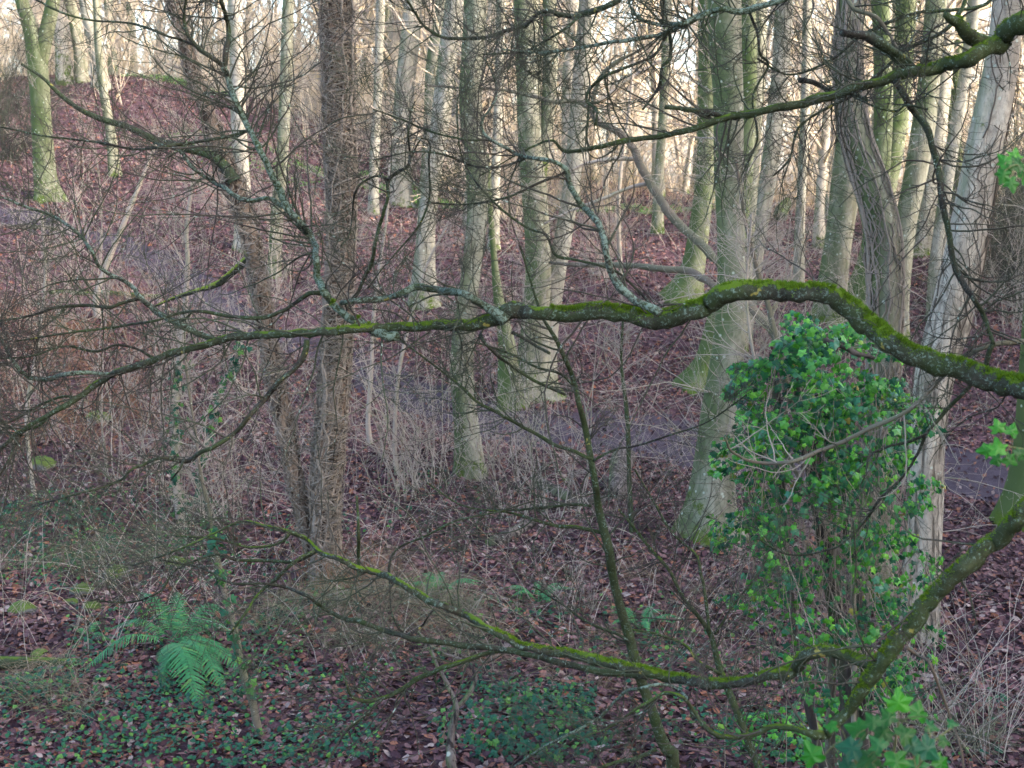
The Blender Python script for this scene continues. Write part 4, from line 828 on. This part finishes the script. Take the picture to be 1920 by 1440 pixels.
yb = thing('mossy_dead_branch', 'yellow green mossy dead branch slanting left of the leaning tree', 'dead branch', P(462,492,12.6))
s = limb(yb, [(470,482,16),(455,494,16),(430,512,14),(405,532,12),(370,545,8),(330,556,7),(290,575,4)], 12.8, 13.4, 'bough_moss', 'stem', 8, 96, .02, .08)
flush_twigs()

# ------------------------------------------------------------------ ivy mound in front of the right trunks
r = np.random.default_rng(88)
iv = thing('ivy_covered_stump', 'broken dead stems smothered in glossy green ivy at right of centre', 'ivy mound', (*P(1560,1300,7.4)[:2], float(ground(P(1560,1300,7.4)[0], 7.4))))
YI = 7.4
m = MB()
for (pts) in ([(1600,1560,40),(1590,1300,34),(1560,1100,32),(1530,900,34),(1505,760,40),(1500,650,34)], [(1610,1500,26),(1625,1250,24),(1600,1050,20),(1560,850,22),(1530,700,22)], [(1560,1500,20),(1500,1250,16),(1470,1000,16),(1460,800,18),(1450,680,12)]):
    s = spline(px3(pts, YI+.15, YI+.25, 3, .05), 40); tubes(m, s[None, :, :3], s[None, :, 3], 10, True, (1+.1*np.sin(np.arange(10)*1.9)[None]*np.sin(np.arange(40)*.8)[:, None])[None])
    s0 = s
m.obj('dead_stem', M['bark_dark'], iv)
limb(iv, [(1545,640,12),(1580,650,12),(1610,665,11),(1640,672,8)], YI-.35, YI-.35, 'bark_dark', 'broken_branch', 7, 97, .01, .1)
# hanging vines
n = 220; m = MB()
hpx = 1400+310*r.random(n); hpy = 640+420*r.random(n); hd = YI-.35+.7*r.random(n)
a, b = grow(P(hpx, hpy, hd), np.tile([[0, 0, -1.]], (n, 1)), .4+1.3*r.random(n), .0016+.0028*r.random(n)**2, 14, .12, (0, 0, -.06), .6, r); tubes(m, a, b, 3)
p_, d_, L_, rr_ = children(a, b, 2, 40, (.15, .35), .7, .1, r=r); a2, b2 = grow(p_, d_, L_, np.maximum(rr_, .001), 6, .2, (0, 0, .02), .6, r); tubes(m, a2, b2, 3)
m.obj('vines', M['ivystem'], iv, kind='stuff')
# leaves: clumps in silhouette of the mass
outl = np.array([(1420,640),(1470,608),(1540,592),(1600,610),(1660,660),(1710,720),(1742,780),(1735,880),(1725,980),(1742,1080),(1750,1180),(1760,1290),(1700,1340),(1600,1330),(1500,1330),(1430,1250),(1400,1130),(1350,1010),(1340,900),(1330,830),(1365,745),(1395,700)], float)
def inpoly(x, y, poly):
    ins = np.zeros(len(x), bool); j = len(poly)-1
    for i in range(len(poly)):
        xi, yi = poly[i]; xj, yj = poly[j]
        ins ^= ((yi > y) != (yj > y)) & (x < (xj-xi)*(y-yi)/(yj-yi+1e-9)+xi); j = i
    return ins
N0 = 31000; cx = 1330+440*r.random(N0); cy = 585+760*r.random(N0)
keep = inpoly(cx+34*np.sin(cy*.045+1)+16*np.sin(cy*.13), cy+20*np.sin(cx*.06)+14*np.sin(cx*.021+2), outl)
# density falls towards the bottom and middle gaps
den = np.interp(cy, [590, 860, 950, 1100, 1340], [.9, .85, .66, .52, .42])
den *= np.where((cx > 1660) | (cx < 1420), 1.1, 1.)
den *= .12+1.5*(np.sin(cx*.031+cy*.017)*np.sin(cy*.027-cx*.011+1)*.5+.5)
den *= np.where((cy > 920) & (cx < 1660) & (cx > 1440), .55, 1.)
keep &= r.random(N0) < den*.5
cx, cy = cx[keep], cy[keep]; n = len(cx)
shell = np.sqrt(np.clip(1-((cx-1555)/230)**2, .05, 1))
lum = .5*np.sin(cx*.033+1)*np.sin(cy*.029)+.35*np.sin(cx*.071)*np.sin(cy*.083+2)
dep = YI-.05-shell*.38*(1+.6*lum)+np.abs(r.normal(size=n))*.26-.25*r.random(n)*(r.random(n) < .2)
pos = P(cx, cy, dep); out = np.stack([(cx-1555)/230*.9, -shell-.1, .35+.35*(850-cy)/300.*(cy < 850)], -1)
nor = nrm(out+r.normal(size=(n, 3))*.62); tip = np.tile([[0, -.15, -1.]], (n, 1))+r.normal(size=(n, 3))*.55
sz = .031*(.4+1.0*r.random(n)); tv, tf = ivy_template()
order = np.argsort(-sz+dep*.02); big = order[:280]; rest = order[280:]
m = MB(); scatter(m, tv, tf, pos[rest], nor[rest], tip[rest], sz[rest]); m.obj('ivy_leaves', M['ivy'], iv, kind='stuff', smooth=False)
def leafmesh(name, mat, seed):
    rr = np.random.default_rng(seed); v, f = ivy_template(); v = v.copy(); v[:12, :2] *= (1+.1*rr.normal(size=(12, 1))); v[:, 2] += rr.normal()*.05*v[:, 1]
    mm = MB(); mm.add(v, None, f); me = mm.mesh(name, mat, False); return me
from mathutils import Matrix, Vector
def ivy_material_varied(base, k):   # leaves of their own colour, as living leaves have
    return leafmat('ivy_leaf_tone', [(0., base), (1., base)], .45, .45, .15)
tones = [(.014,.11,.035),(.036,.19,.022),(.07,.28,.022),(.016,.13,.06)]
lm = [leafmesh('ivy_leaf', ivy_material_varied(tones[k % 4], k), k) for k in range(8)]
def put_leaf(me, pos, nor, tip, size, parent, name='leaf'):
    n_ = Vector(nor).normalized(); t_ = Vector(tip); t_ = (t_-t_.dot(n_)*n_).normalized(); x_ = t_.cross(n_)
    o = bpy.data.objects.new(name, me); C.objects.link(o); o.parent = parent; o.matrix_parent_inverse = parent.matrix_basis.inverted()
    mt = Matrix((x_, t_, n_)).transposed().to_4x4(); mt = Matrix.Translation(Vector(pos)) @ mt @ Matrix.Scale(size, 4); o.matrix_basis = mt
    return o
bpy.context.view_layer.update()
for j in big: put_leaf(lm[int(j) % 8], pos[j], nor[j], tip[j], float(sz[j])*1.12, iv)

# ivy sprigs close to the camera
lf_front = []
for k in range(6):
    rr = np.random.default_rng(k+40)
    # finer leaf: lobed outline resampled with rounding
    o2 = IVY.copy(); o2 *= 1+.09*rr.normal(size=(12, 1)); ring = spline(np.c_[np.vstack([o2, o2[:1]]), np.zeros(13)], 40)[:-1, :2]
    c_ = np.array([0, .32]); v = []; f = []
    for q, sc in enumerate((1., .66, .33)):
        pts_ = c_+(ring-c_)*sc; zz = -.18*np.abs(pts_[:, 0])-.16*pts_[:, 1]**2+.035*np.sin(np.arange(39)*.97+k)*sc
        v.append(np.c_[pts_, zz])
    v = np.vstack(v+[np.array([[0, .32, .0]])]); n_ = 39
    f4 = [(q*n_+i, q*n_+(i+1) % n_, (q+1)*n_+(i+1) % n_, (q+1)*n_+i) for q in (0, 1) for i in range(n_)]; f3 = [(2*n_+i, 2*n_+(i+1) % n_, 3*n_) for i in range(n_)]
    mm = MB(); mm.add(v, f4, f3)
    cc = [(.010,.10,.006),(.016,.13,.008),(.009,.085,.018),(.006,.068,.030),(.032,.18,.012),(.008,.065,.007)][k]
    t = NT('ivy_leaf_near', .38, .2)
    x_ = t.t.nodes.new('ShaderNodeSeparateXYZ'); t.link(t.tc.outputs['Object'], x_.inputs[0])
    at = t.t.nodes.new('ShaderNodeMath'); at.operation = 'ARCTAN2'; t.link(x_.outputs[0], at.inputs[0]); t.link(t.math('ADD', x_.outputs[1], .02), at.inputs[1])
    ve = t.math('ABSOLUTE', t.math('SINE', t.math('MULTIPLY', at.outputs[0], 3.55)))
    ve = t.ramp(ve, [(.0, 1.), (.09, 0.)])
    t.color(t.mix(t.math('MULTIPLY', ve, .45), t.mix(t.noise(6, 4), tuple(.7*a for a in cc), cc), tuple(min(1, 2.4*a+.05) for a in cc)))
    tr_ = t.t.nodes.new('ShaderNodeBsdfTranslucent'); tr_.inputs[0].default_value = (*[1.2*a for a in cc], 1)
    mx = t.t.nodes.new('ShaderNodeMixShader'); mx.inputs[0].default_value = .2; t.link(t.b.outputs[0], mx.inputs[1]); t.link(tr_.outputs[0], mx.inputs[2]); t.link(mx.outputs[0], t.t.nodes['Material Output'].inputs[0])
    t.bump(ve, .3, .02)
    lf_front.append(mm.mesh('ivy_leaf_near', t.m, True))
M['stalk'] = twigmat('ivy_stalk', (.10,.15,.04), (.14,.10,.06))
def sprig(label, leaves, stems, Y, seed=0):
    rt = thing('ivy_sprig', label, 'ivy', P(stems[0][0][0], stems[0][0][1], Y), 'ivy sprigs near the camera'); bpy.context.view_layer.update()
    rr = np.random.default_rng(seed)
    st = []
    for s_ in stems: st.append(limb(rt, s_, Y, Y+.05, 'stalk', 'stem', 6, seed+3, .01, .05))
    al = np.vstack([q[:, :3] for q in st]); m = MB()
    for (px, py, w_, ang, k, face) in leaves:
        yy = Y+rr.normal()*.07; size = w_/1.2*yy/F
        tip = np.array([sin(R_(ang)), -.25*rr.random(), cos(R_(ang))]); c = P(px, py, yy)
        nor = np.array([face[0], -1., face[1]]); nor = nor/np.linalg.norm(nor)
        b0 = c-tip*size*.35
        put_leaf(lf_front[k % 6], b0, nor, tip, size, rt)
        j = np.argmin(np.linalg.norm(al-b0-np.array([0, 0, -.03]), axis=1)); e = al[j]
        mid = (b0+e)/2+np.array([0, 0, .01]); s = spline(np.array([(*e, .0012), (*mid, .0010), (*b0, .0009)]), 9); tubes(m, s[None, :, :3], s[None, :, 3], 5)
    m.obj('leaf_stalk', M['stalk'], rt, kind='stuff')
sprig('large bright ivy leaves poking up at the bottom right', [
 (1686,1318,56,0,4,(0,.1)),(1728,1338,50,25,0,(.3,.4)),(1610,1362,52,-60,0,(-.2,.9)),(1640,1352,40,-20,5,(0,.8)),(1660,1372,50,10,5,(.1,.9)),(1598,1400,58,-70,3,(0,.9)),(1650,1395,44,-30,2,(.1,.6)),
 (1700,1375,50,60,5,(.2,.8)),(1716,1392,56,90,3,(.3,.9)),(1740,1405,58,130,3,(.2,.5)),(1765,1432,46,140,0,(.4,.6)),(1748,1362,34,100,2,(.2,.9)),(1786,1356,26,90,2,(0,1.2)),(1560,1360,30,-80,0,(-.2,1.)),
 (1522,1418,56,-30,1,(-.2,.2)),(1630,1425,50,-120,5,(0,.8)),(1680,1430,60,180,0,(.2,.7)),(1720,1440,60,160,2,(.2,.6)),(1590,1440,50,-150,3,(.1,.7)),(1770,1390,30,110,5,(.3,.8)),(1672,1345,40,-10,5,(.2,.9))],
 [[(1640,1640,9),(1660,1520,8),(1672,1430,6),(1680,1380,4),(1684,1350,3)],[(1660,1520,7),(1720,1440,5),(1740,1400,4),(1790,1360,3)],[(1650,1520,7),(1610,1440,5),(1580,1390,4),(1530,1430,3)]], 2.7, 1)
sprig('bright ivy leaves at the right edge by the mossy trunk foot', [
 (1872,800,34,-10,4,(0,.3)),(1900,806,34,30,1,(.2,.4)),(1850,845,36,-90,1,(-.1,.3)),(1873,838,42,0,4,(.1,.4)),(1895,862,36,120,0,(.2,.5)),(1868,862,30,-120,0,(0,.6)),(1915,850,30,60,5,(.2,.4))],
 [[(2020,870,8),(1960,850,6),(1920,842,5),(1885,835,3),(1860,832,3)]], 3.2, 2)
sprig('bright ivy leaves at the right edge below the upper bough', [
 (1884,300,34,-30,1,(0,.4)),(1906,290,34,20,4,(.2,.3)),(1912,306,42,100,5,(.3,.6)),(1880,330,34,-160,0,(0,.3)),(1895,345,36,170,0,(.1,.4)),(1925,330,34,60,1,(.1,.4)),(1890,314,26,-60,4,(.2,.6))],
 [[(2020,330,8),(1960,322,6),(1925,316,5),(1895,312,3),(1882,318,3)]], 3.2, 3)

# ------------------------------------------------------------------ ferns
def frond(root, base, tip, sag, wmax, seed, npin=30):
    r = np.random.default_rng(seed); base = np.array(base, float); tip = np.array(tip, float)
    mid = (base+tip)/2+np.array([0, 0, sag]); s = spline(np.array([(*base, .003), (*mid, .002), (*tip, .0008)]), npin+6)
    mb = MB(); tubes(mb, s[None, :, :3], s[None, :, 3], 4)
    c = s[5:-1, :3]; t = nrm(np.gradient(s[:, :3], axis=0))[5:-1]; n = len(c); u = np.linspace(0, 1, n)
    side = nrm(np.cross(t, np.tile([[0, 0, 1.]], (n, 1)))); nn = np.cross(side, t)
    L = wmax*np.sin(np.clip(.22+u*.78, 0, 1)*pi)**.7*(1-.25*u)
    step = np.linalg.norm(tip-base)/n
    for sg in (-1, 1):
        d = nrm(side*sg+t*(.35+.2*r.random((n, 1)))-nn*.18+r.normal(size=(n, 3))*.05)
        perp = nrm(np.cross(nn, d)); w_ = step*.43
        K = 7; V = []
        for k in range(K):
            f = k/(K-1); cc = c+d*(L*f)[:, None]-np.array([0, 0, 1])*(L*.25*f*f)[:, None]
            ww = w_*(1-f)**.6*(1.0 if k % 2 else .62)+.0004
            V.append(np.stack([cc-perp*ww, cc+perp*ww], 1))
        V = np.stack(V, 1)      # n,K,2,3
        idx = np.arange(n*K*2).reshape(n, K, 2)
        f4 = np.stack([idx[:, :-1, 0], idx[:, :-1, 1], idx[:, 1:, 1], idx[:, 1:, 0]], -1).reshape(-1, 4); mb.add(V, f4)
    return mb.obj('frond', M['fern'], root, smooth=False)
fc = hit(332, 1228); Yf = fc[1]
fe = thing('fern', 'large green fern with spreading fronds at the lower left', 'fern', fc, 'ferns on the lower left bank')
for i, (px, py, dy, sag, wm) in enumerate([(262,1120,.35,.10,.085),(330,1120,.4,.12,.07),(428,1158,.35,.14,.12),(430,1192,.15,.12,.10),(170,1255,-.05,.12,.09),(212,1186,.15,.10,.07),(370,1318,-.45,.14,.13),(415,1290,-.35,.12,.11),(415,1235,-.1,.08,.09),(450,1260,-.2,.1,.09),(300,1285,-.3,.05,.07),(290,1180,.3,.08,.06),(300,1240,-.25,.03,.07),(400,1215,.1,.16,.08),(350,1165,.2,.1,.06)]):
    hy = hit(px, py)[1]-.12
    frond(fe, fc+np.array([rng.normal()*.03, rng.normal()*.03, .1]), P(332+(px-332)*1.12, 1215+(py-1215)*1.12, min(Yf+dy, hy)), sag*1.2, wm*1.3, i, 30)
fc2 = hit(165, 1205)
fe = thing('fern', 'small fern left of the large fern', 'fern', fc2, 'ferns on the lower left bank')
for i, (px, py, dy) in enumerate([(125,1228,-.1),(190,1165,.2),(205,1200,0),(140,1185,.1),(165,1232,-.2)]): frond(fe, fc2+np.array([0, 0, .03]), P(px, py, fc2[1]+dy), .05, .05, 50+i, 18)
for j, (px, py, lab) in enumerate([(1010,1135,'sprawling pale fern below the fallen log'),(820,1120,'bright green fern clump right of the ivy clad trunk'),(1200,1185,'pale fern beside the young central tree')]):
    fq = hit(px, py); fe = thing('fern', lab, 'fern', fq, 'small ferns below the path')
    for i in range(9):
        a_ = i*2*pi/9+rng.random(); L_ = .25+.15*rng.random(); frond(fe, fq+np.array([0, 0, .02]), fq+np.array([cos(a_)*L_, sin(a_)*L_, .12]), .08, .05, 70+i+10*j, 16)

# ------------------------------------------------------------------ ground cover
def gscatter_px(n, boxes, r):
    """points on the ground, spread through picture boxes (x0,x1,y0,y1,weight)"""
    out = []
    wts = np.array([b[4] for b in boxes], float); wts /= wts.sum()
    for b, w_ in zip(boxes, wts):
        m_ = int(n*w_); q00, q10 = hit(b[0], b[3])[1], hit(b[0], b[2])[1]
        q01, q11 = hit(b[1], b[3])[1], hit(b[1], b[2])[1]; y0, y1 = min(q00, q01), max(q10, q11)
        Y = y0+(y1-y0)*r.random(m_); px = b[0]+(b[1]-b[0])*r.random(m_); X = (px-960)/F*Y/CP*1.0
        k = 1/(CP+0*X); X = (px-960)/F*Y*1.01
        out.append(np.stack([X, Y], -1))
    q = np.concatenate(out); return np.c_[q, ground(q[:, 0], q[:, 1])]
r = np.random.default_rng(91)
q = gscatter_px(14000, [(-100,700,1290,1440,6),(100,560,1150,1300,2),(-60,420,950,1110,4),(860,1120,1300,1420,2.2),(380,700,980,1180,1.),(1200,1700,1240,1440,2.),(700,1300,1130,1300,1.2),(700,900,880,1000,.4),(1700,1920,1330,1440,.3)], r)
cl = np.sin(q[:, 0]*3.1+q[:, 1])*np.sin(q[:, 1]*2.7-q[:, 0]*1.3)*.5+.5; q = q[r.random(len(q)) < .15+.85*cl]; n = len(q)
q[:, 2] += .03+.06*r.random(n)
T5 = np.array([(0,0,0),(.5,.1,-.08),(.42,.6,-.1),(0,1,-.06),(-.42,.6,-.1),(-.5,.1,-.08),(0,.4,.04)], float); TF5 = np.array([(6,0,1),(6,1,2),(6,2,3),(6,3,4),(6,4,5),(6,5,0)])
m = MB(); scatter(m, T5, TF5, q, np.tile([[0, -.3, 1.]], (n, 1))+r.normal(size=(n, 3))*.4, r.normal(size=(n, 3)), .030*(.5+.8*r.random(n)))
tag(m.obj('ground_ivy', M['ivy_ground'], smooth=False), 'small dark green ivy leaves carpeting the near bank', 'ground ivy', kind='stuff')
# dense ivy hummock low centre
for (px, py, n, h_, rr_, lab) in ((985,1370,430,.2,.62,'glossy ivy hummock at the bottom, left of the young tree'),(1480,1395,420,.25,.5,'ivy clump under the lower bough'),(120,1010,420,.2,.6,'dark ivy mixed with grass on the left hummock')):
    c = hit(px, py); th = r.random(n)*2*pi; ra = np.sqrt(r.random(n))*rr_
    pp = np.stack([c[0]+np.cos(th)*ra, c[1]+np.sin(th)*ra, np.zeros(n)], -1); pp[:, 2] = ground(pp[:, 0], pp[:, 1])+h_*r.random(n)*(1-(ra/rr_)**2)+.02
    m = MB(); scatter(m, tv, tf, pp, np.stack([np.cos(th)*ra/rr_, np.sin(th)*ra/rr_-.5, .8+0*th], -1)+r.normal(size=(n, 3))*.35, r.normal(size=(n, 3))+np.array([0, -.3, -.5]), .04*(.6+.6*r.random(n)))
    tag(m.obj('ivy_clump', M['ivy_ground'] if px < 1400 else M['ivy'], smooth=False), lab, 'ivy', kind='stuff')
def strands(n, boxes, mat, name, label, L=(.15, .4), r0=.0016, up=.8, droop=.22, seed=0, K=7, cat='grass', cluster=0, wig=.13):
    r = np.random.default_rng(seed)
    if cluster:
        c = gscatter_px(cluster, boxes, r); q = c[r.integers(0, len(c), n)].copy(); q[:, :2] += r.normal(size=(n, 2))*.09; q[:, 2] = ground(q[:, 0], q[:, 1])
    else: q = gscatter_px(n, boxes, r)
    n = len(q); th = r.random(n)*2*pi
    ok = (pathdist(q[:, 0], q[:, 1]) > .1) & ~((q[:, 0]/q[:, 1] > .29) & (q[:, 1] > 9.5) & (q[:, 1] < 18) & (r.random(n) < .9)); q = q[ok]; th = th[ok]; n = len(q)
    d = np.stack([np.cos(th)*(1-up*.6), np.sin(th)*(1-up*.6), up+0*th], -1)
    a, b = grow(q, d, L[0]+(L[1]-L[0])*r.random(n), r0*(.6+.8*r.random(n)), K, wig, (0, 0, -droop), .4, r)
    a[..., 2] = np.maximum(a[..., 2], (q[:, 2]+.004)[:, None]-.12)
    m = MB(); tubes(m, a, b, 3); tag(m.obj(name, M[mat], smooth=False), label, cat, kind='stuff')
strands(2600, [(-60,330,1000,1100,3),(580,900,1140,1240,3),(460,560,1080,1180,.7),(0,200,1300,1440,.5),(1700,1920,1280,1440,.6)], 'straw_green', 'sedge_tussocks', 'drooping grey green sedge tussocks on the near banks', (.25,.6), .0017, .8, .26, 1, cluster=60)
strands(3000, [(540,760,1050,1130,1.6),(880,1400,1050,1300,1.5),(620,900,1100,1200,1.5),(0,160,1280,1400,.4)], 'straw', 'dry_grass', 'pale dry grass in tufts around the trunk feet', (.15,.42), .0016, .7, .2, 2, cluster=70)
strands(1500, [(-60,300,560,860,4),(560,700,1080,1130,.4)], 'bracken', 'dead_bracken', 'rusty upright dead grass and bracken on the left slope', (.25,.65), .003, .95, .07, 3, cluster=110, cat='dead bracken')
strands(1700, [(-60,1960,880,1300,4),(-60,1960,560,880,3),(1700,1920,1250,1440,1)], 'twig_pale', 'brambles', 'thin pale arching bramble stems over the slope', (.5,1.5), .0027, .9, .1, 4, K=11, cat='brambles', wig=.09)
strands(900, [(100,1960,430,600,3),(560,1400,330,430,2)], 'twig_pale', 'wispy_stems', 'wispy pale stems standing on the upper slope', (.5,1.8), .0045, 1., .02, 5, K=9, cat='undergrowth')
strands(900, [(-60,700,1000,1440,1),(700,1700,1100,1440,1.4)], 'twig_red', 'fallen_twigs', 'fallen twigs lying among the leaves of the near bank', (.25,.8), .0035, .25, .1, 6, K=8, cat='twigs')
def far_grass(n, y0, y1, seed):
    r = np.random.default_rng(seed); Y = y0+(y1-y0)*r.random(n); X = (r.random(n)*2-1)*Y*.42
    cl = np.sin(X*.9+Y*.3)*np.sin(Y*.7-X*.4); k = (cl > -.35) & ~((X < -2) & (Y < 43)); X, Y = X[k], Y[k]; n = len(X)
    p = np.stack([X, Y, ground(X, Y)-.05], -1); d = np.stack([r.normal(size=n)*.3, r.normal(size=n)*.3, np.ones(n)], -1)
    a, b = grow(p, d, .5+1.3*r.random(n)**2, .006+.007*r.random(n), 6, .13, (0, 0, -.06), .5, r); m = MB(); tubes(m, a, b, 3)
    tag(m.obj('pale_dead_grass', M['straw_far'], smooth=False), 'pale straw coloured dead grass and stems at the far wood edge', 'dead grass', kind='stuff')
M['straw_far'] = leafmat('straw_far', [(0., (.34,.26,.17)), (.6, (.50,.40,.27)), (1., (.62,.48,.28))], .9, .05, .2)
far_grass(15000, 33, 66, 12)
# green moss and herb patches on the slope
r = np.random.default_rng(66)
for lab, (px, py, w_, d_, n) in (('bright moss patch on the upper left crest', (330,152,1.6,.8,1400)),('green moss bank between ivy clad and pale trunks', (690,345,1.8,1.2,1500)),('green herbs at the foot of the sinuous trunk', (830,385,1.4,.9,1100)),('green moss on the rise right of the central pair', (1190,395,1.8,.9,1300)),('low green herbs by the near ivy clad trunk', (830,1115,.5,.35,900)),('sparse green herbs on the left slope', (470,300,2.2,2.,900))):
    c = hit(px, py); th = r.random(n)*2*pi; ra = np.sqrt(r.random(n)); pp = np.stack([c[0]+np.cos(th)*ra*w_, c[1]+np.sin(th)*ra*d_, 0*th], -1)
    pp = pp[(np.sin(pp[:, 0]*4)*np.sin(pp[:, 1]*3.3+1) > -.3)]; n = len(pp); pp[:, 2] = ground(pp[:, 0], pp[:, 1])+.03+.05*r.random(n)
    m = MB(); scatter(m, T5, TF5, pp, np.tile([[0, -.5, 1.]], (n, 1))+r.normal(size=(n, 3))*.5, r.normal(size=(n, 3))+np.array([0, 0, .5]), (.055 if py < 1000 else .03)*(.5+.8*r.random(n)))
    tag(m.obj('moss_patch' if 'moss' in lab else 'herb_patch', M['herb'], smooth=False), lab, 'moss' if 'moss' in lab else 'herbs', kind='stuff')
# rocks
def rock(px, py, w_, label, seed, flat=.7):
    r = np.random.default_rng(seed); c = hit(px, py); rad = w_*.5*c[1]/F
    nu, nv = 14, 9; u = np.arange(nu)*2*pi/nu; v = np.linspace(.02, pi-.02, nv); U, Vv = np.meshgrid(u, v)
    d = np.stack([np.cos(U)*np.sin(Vv), np.sin(U)*np.sin(Vv), np.cos(Vv)], -1)
    k = r.normal(size=(7, 3)); k = nrm(k); off = .62+.3*r.random(7)
    rr = np.ones(U.shape)
    for kk, of in zip(k, off):
        dt = d@kk; rr = np.minimum(rr, of/np.maximum(dt, .01)*1.0)
    rr *= 1+.05*np.sin(5*U+seed)*np.sin(4*Vv)
    Pp = d*rr[..., None]*rad*np.array([1, .9, flat])+np.array([c[0], c[1], c[2]+rad*.1])
    idx = np.arange(nu*nv).reshape(nv, nu); nx = np.roll(idx, -1, 1); f = np.stack([idx[:-1], idx[1:], nx[1:], nx[:-1]], -1).reshape(-1, 4)
    m = MB(); m.add(Pp, f); o = m.obj('rock', M['rock']); tag(o, label, 'rock', 'mossy stones on the left bank')
for i, (px, py, w_, lab) in enumerate([(42,1150,62,'dark stone nearest the left edge below the grassy hummock'),(155,1115,52,'moss topped stone above the small fern'),(133,1135,36,'small bright mossy stone left of its moss topped neighbour'),(172,1145,46,'rounded stone just above the small fern'),(222,1085,60,'stone under the grassy hummock, right end'),(330,1065,48,'mossy stone above the large fern'),(75,1235,40,'flat stone lying behind the mossy log'),(185,792,56,'mossy stump like stone on the left slope'),(335,838,26,'small green mossy stone beside the pale sapling'),(80,880,60,'low stone on the left slope below the bracken'),(975,1062,20,'little mossy stone below the fallen log'),(358,690,20,'tiny stone left of the leaning tree'),(1060,905,20,'small stone near the fallen logs')]):
    rock(px, py, w_, lab, 400+i)
# logs
def log(label, a, b, w0, w1, mat='log', seed=0, lift=.0, cat='log', name='fallen_log'):
    A_, B_ = hit(*a), hit(*b); rt = thing(name, label, cat, A_, 'fallen wood on the slope')
    r0_, r1_ = w0*.5*A_[1]/F, w1*.5*B_[1]/F
    c = [];
    for t in np.linspace(0, 1, 7):
        p = A_*(1-t)+B_*t; g = float(ground(p[0], p[1])); rr_ = r0_*(1-t)+r1_*t
        c.append((p[0]+.02*sin(seed+5*t), p[1], max(g, p[2])+rr_*.55+lift*t, rr_))
    m = MB(); trunk_tube(m, c, 12, 30, 0, .09, seed, True); m.obj('stem', M[mat], rt); return rt
log('grey upright broken log end by the path, right of centre', (1150,940), (1172,905), 34, 44, seed=1, lift=.22)
log('grey fallen log lying left of the upright log end', (1000,905), (1075,945), 22, 26, seed=2)
log('dark log behind the two grey logs', (985,960), (1130,948), 18, 22, 'bark_dark', 3)
log('short log end slanting below the grey logs', (925,1030), (995,985), 28, 20, seed=4)
log('mossy log lying at the lower left edge', (-60,1248), (150,1252), 26, 22, 'bough_green', 5)
log('grey log lying on the path edge left of the wavy trunk', (760,560), (830,570), 14, 16, seed=6)
log('pale fallen stick on the left path', (-20,425), (110,432), 7, 9, seed=7)
log('mossy fallen stick across the left slope', (90,552), (300,560), 8, 10, 'bough_green', 8)
log('green mossy stump before the far thicket', (1462,416), (1474,412), 26, 20, 'bough_green', 9, cat='stump', name='stump', lift=.35)
# pale gnarled roots low at the centre
gr = thing('gnarled_root', 'pale gnarled root climbing at the bottom left of centre', 'root', hit(845,1440))
limb(gr, [(852,1470,20),(845,1430,18),(838,1390,17),(845,1350,14),(850,1320,10),(835,1280,8),(815,1240,7),(800,1205,5),(780,1180,4)], 7.6, 7.9, 'log', 'root', 8, 98, .02, .08)
limb(gr, [(850,1330,9),(880,1300,8),(890,1260,7),(860,1235,6),(830,1225,5)], 7.8, 7.9, 'log', 'root', 7, 99, .02, .08)
hz = MB(); X0, X1, Y0, Y1, Z0, Z1 = -440., 440., -210., 620., -4., 33.
hz.add([(X0,Y0,Z0),(X1,Y0,Z0),(X1,Y1,Z0),(X0,Y1,Z0),(X0,Y0,Z1),(X1,Y0,Z1),(X1,Y1,Z1),(X0,Y1,Z1)], [(0,3,2,1),(4,5,6,7),(0,1,5,4),(1,2,6,5),(2,3,7,6),(3,0,4,7)])
hm = bpy.data.materials.new('haze_air'); hm.use_nodes = True; hm.node_tree.nodes.clear()
ho = hm.node_tree.nodes.new('ShaderNodeOutputMaterial'); hv = hm.node_tree.nodes.new('ShaderNodeVolumePrincipled')
hv.inputs['Color'].default_value = (1., .95, .90, 1); hv.inputs['Density'].default_value = .0004; hv.inputs['Anisotropy'].default_value = .1
hm.node_tree.links.new(hv.outputs[0], ho.inputs['Volume'])
tag(hz.obj('haze', hm, smooth=False), 'thin pale haze between the far trees', kind='stuff')
print('objects', len(bpy.data.objects), 'tris', sum(len(m.loops)-2*len(m.polygons) for m in bpy.data.meshes))
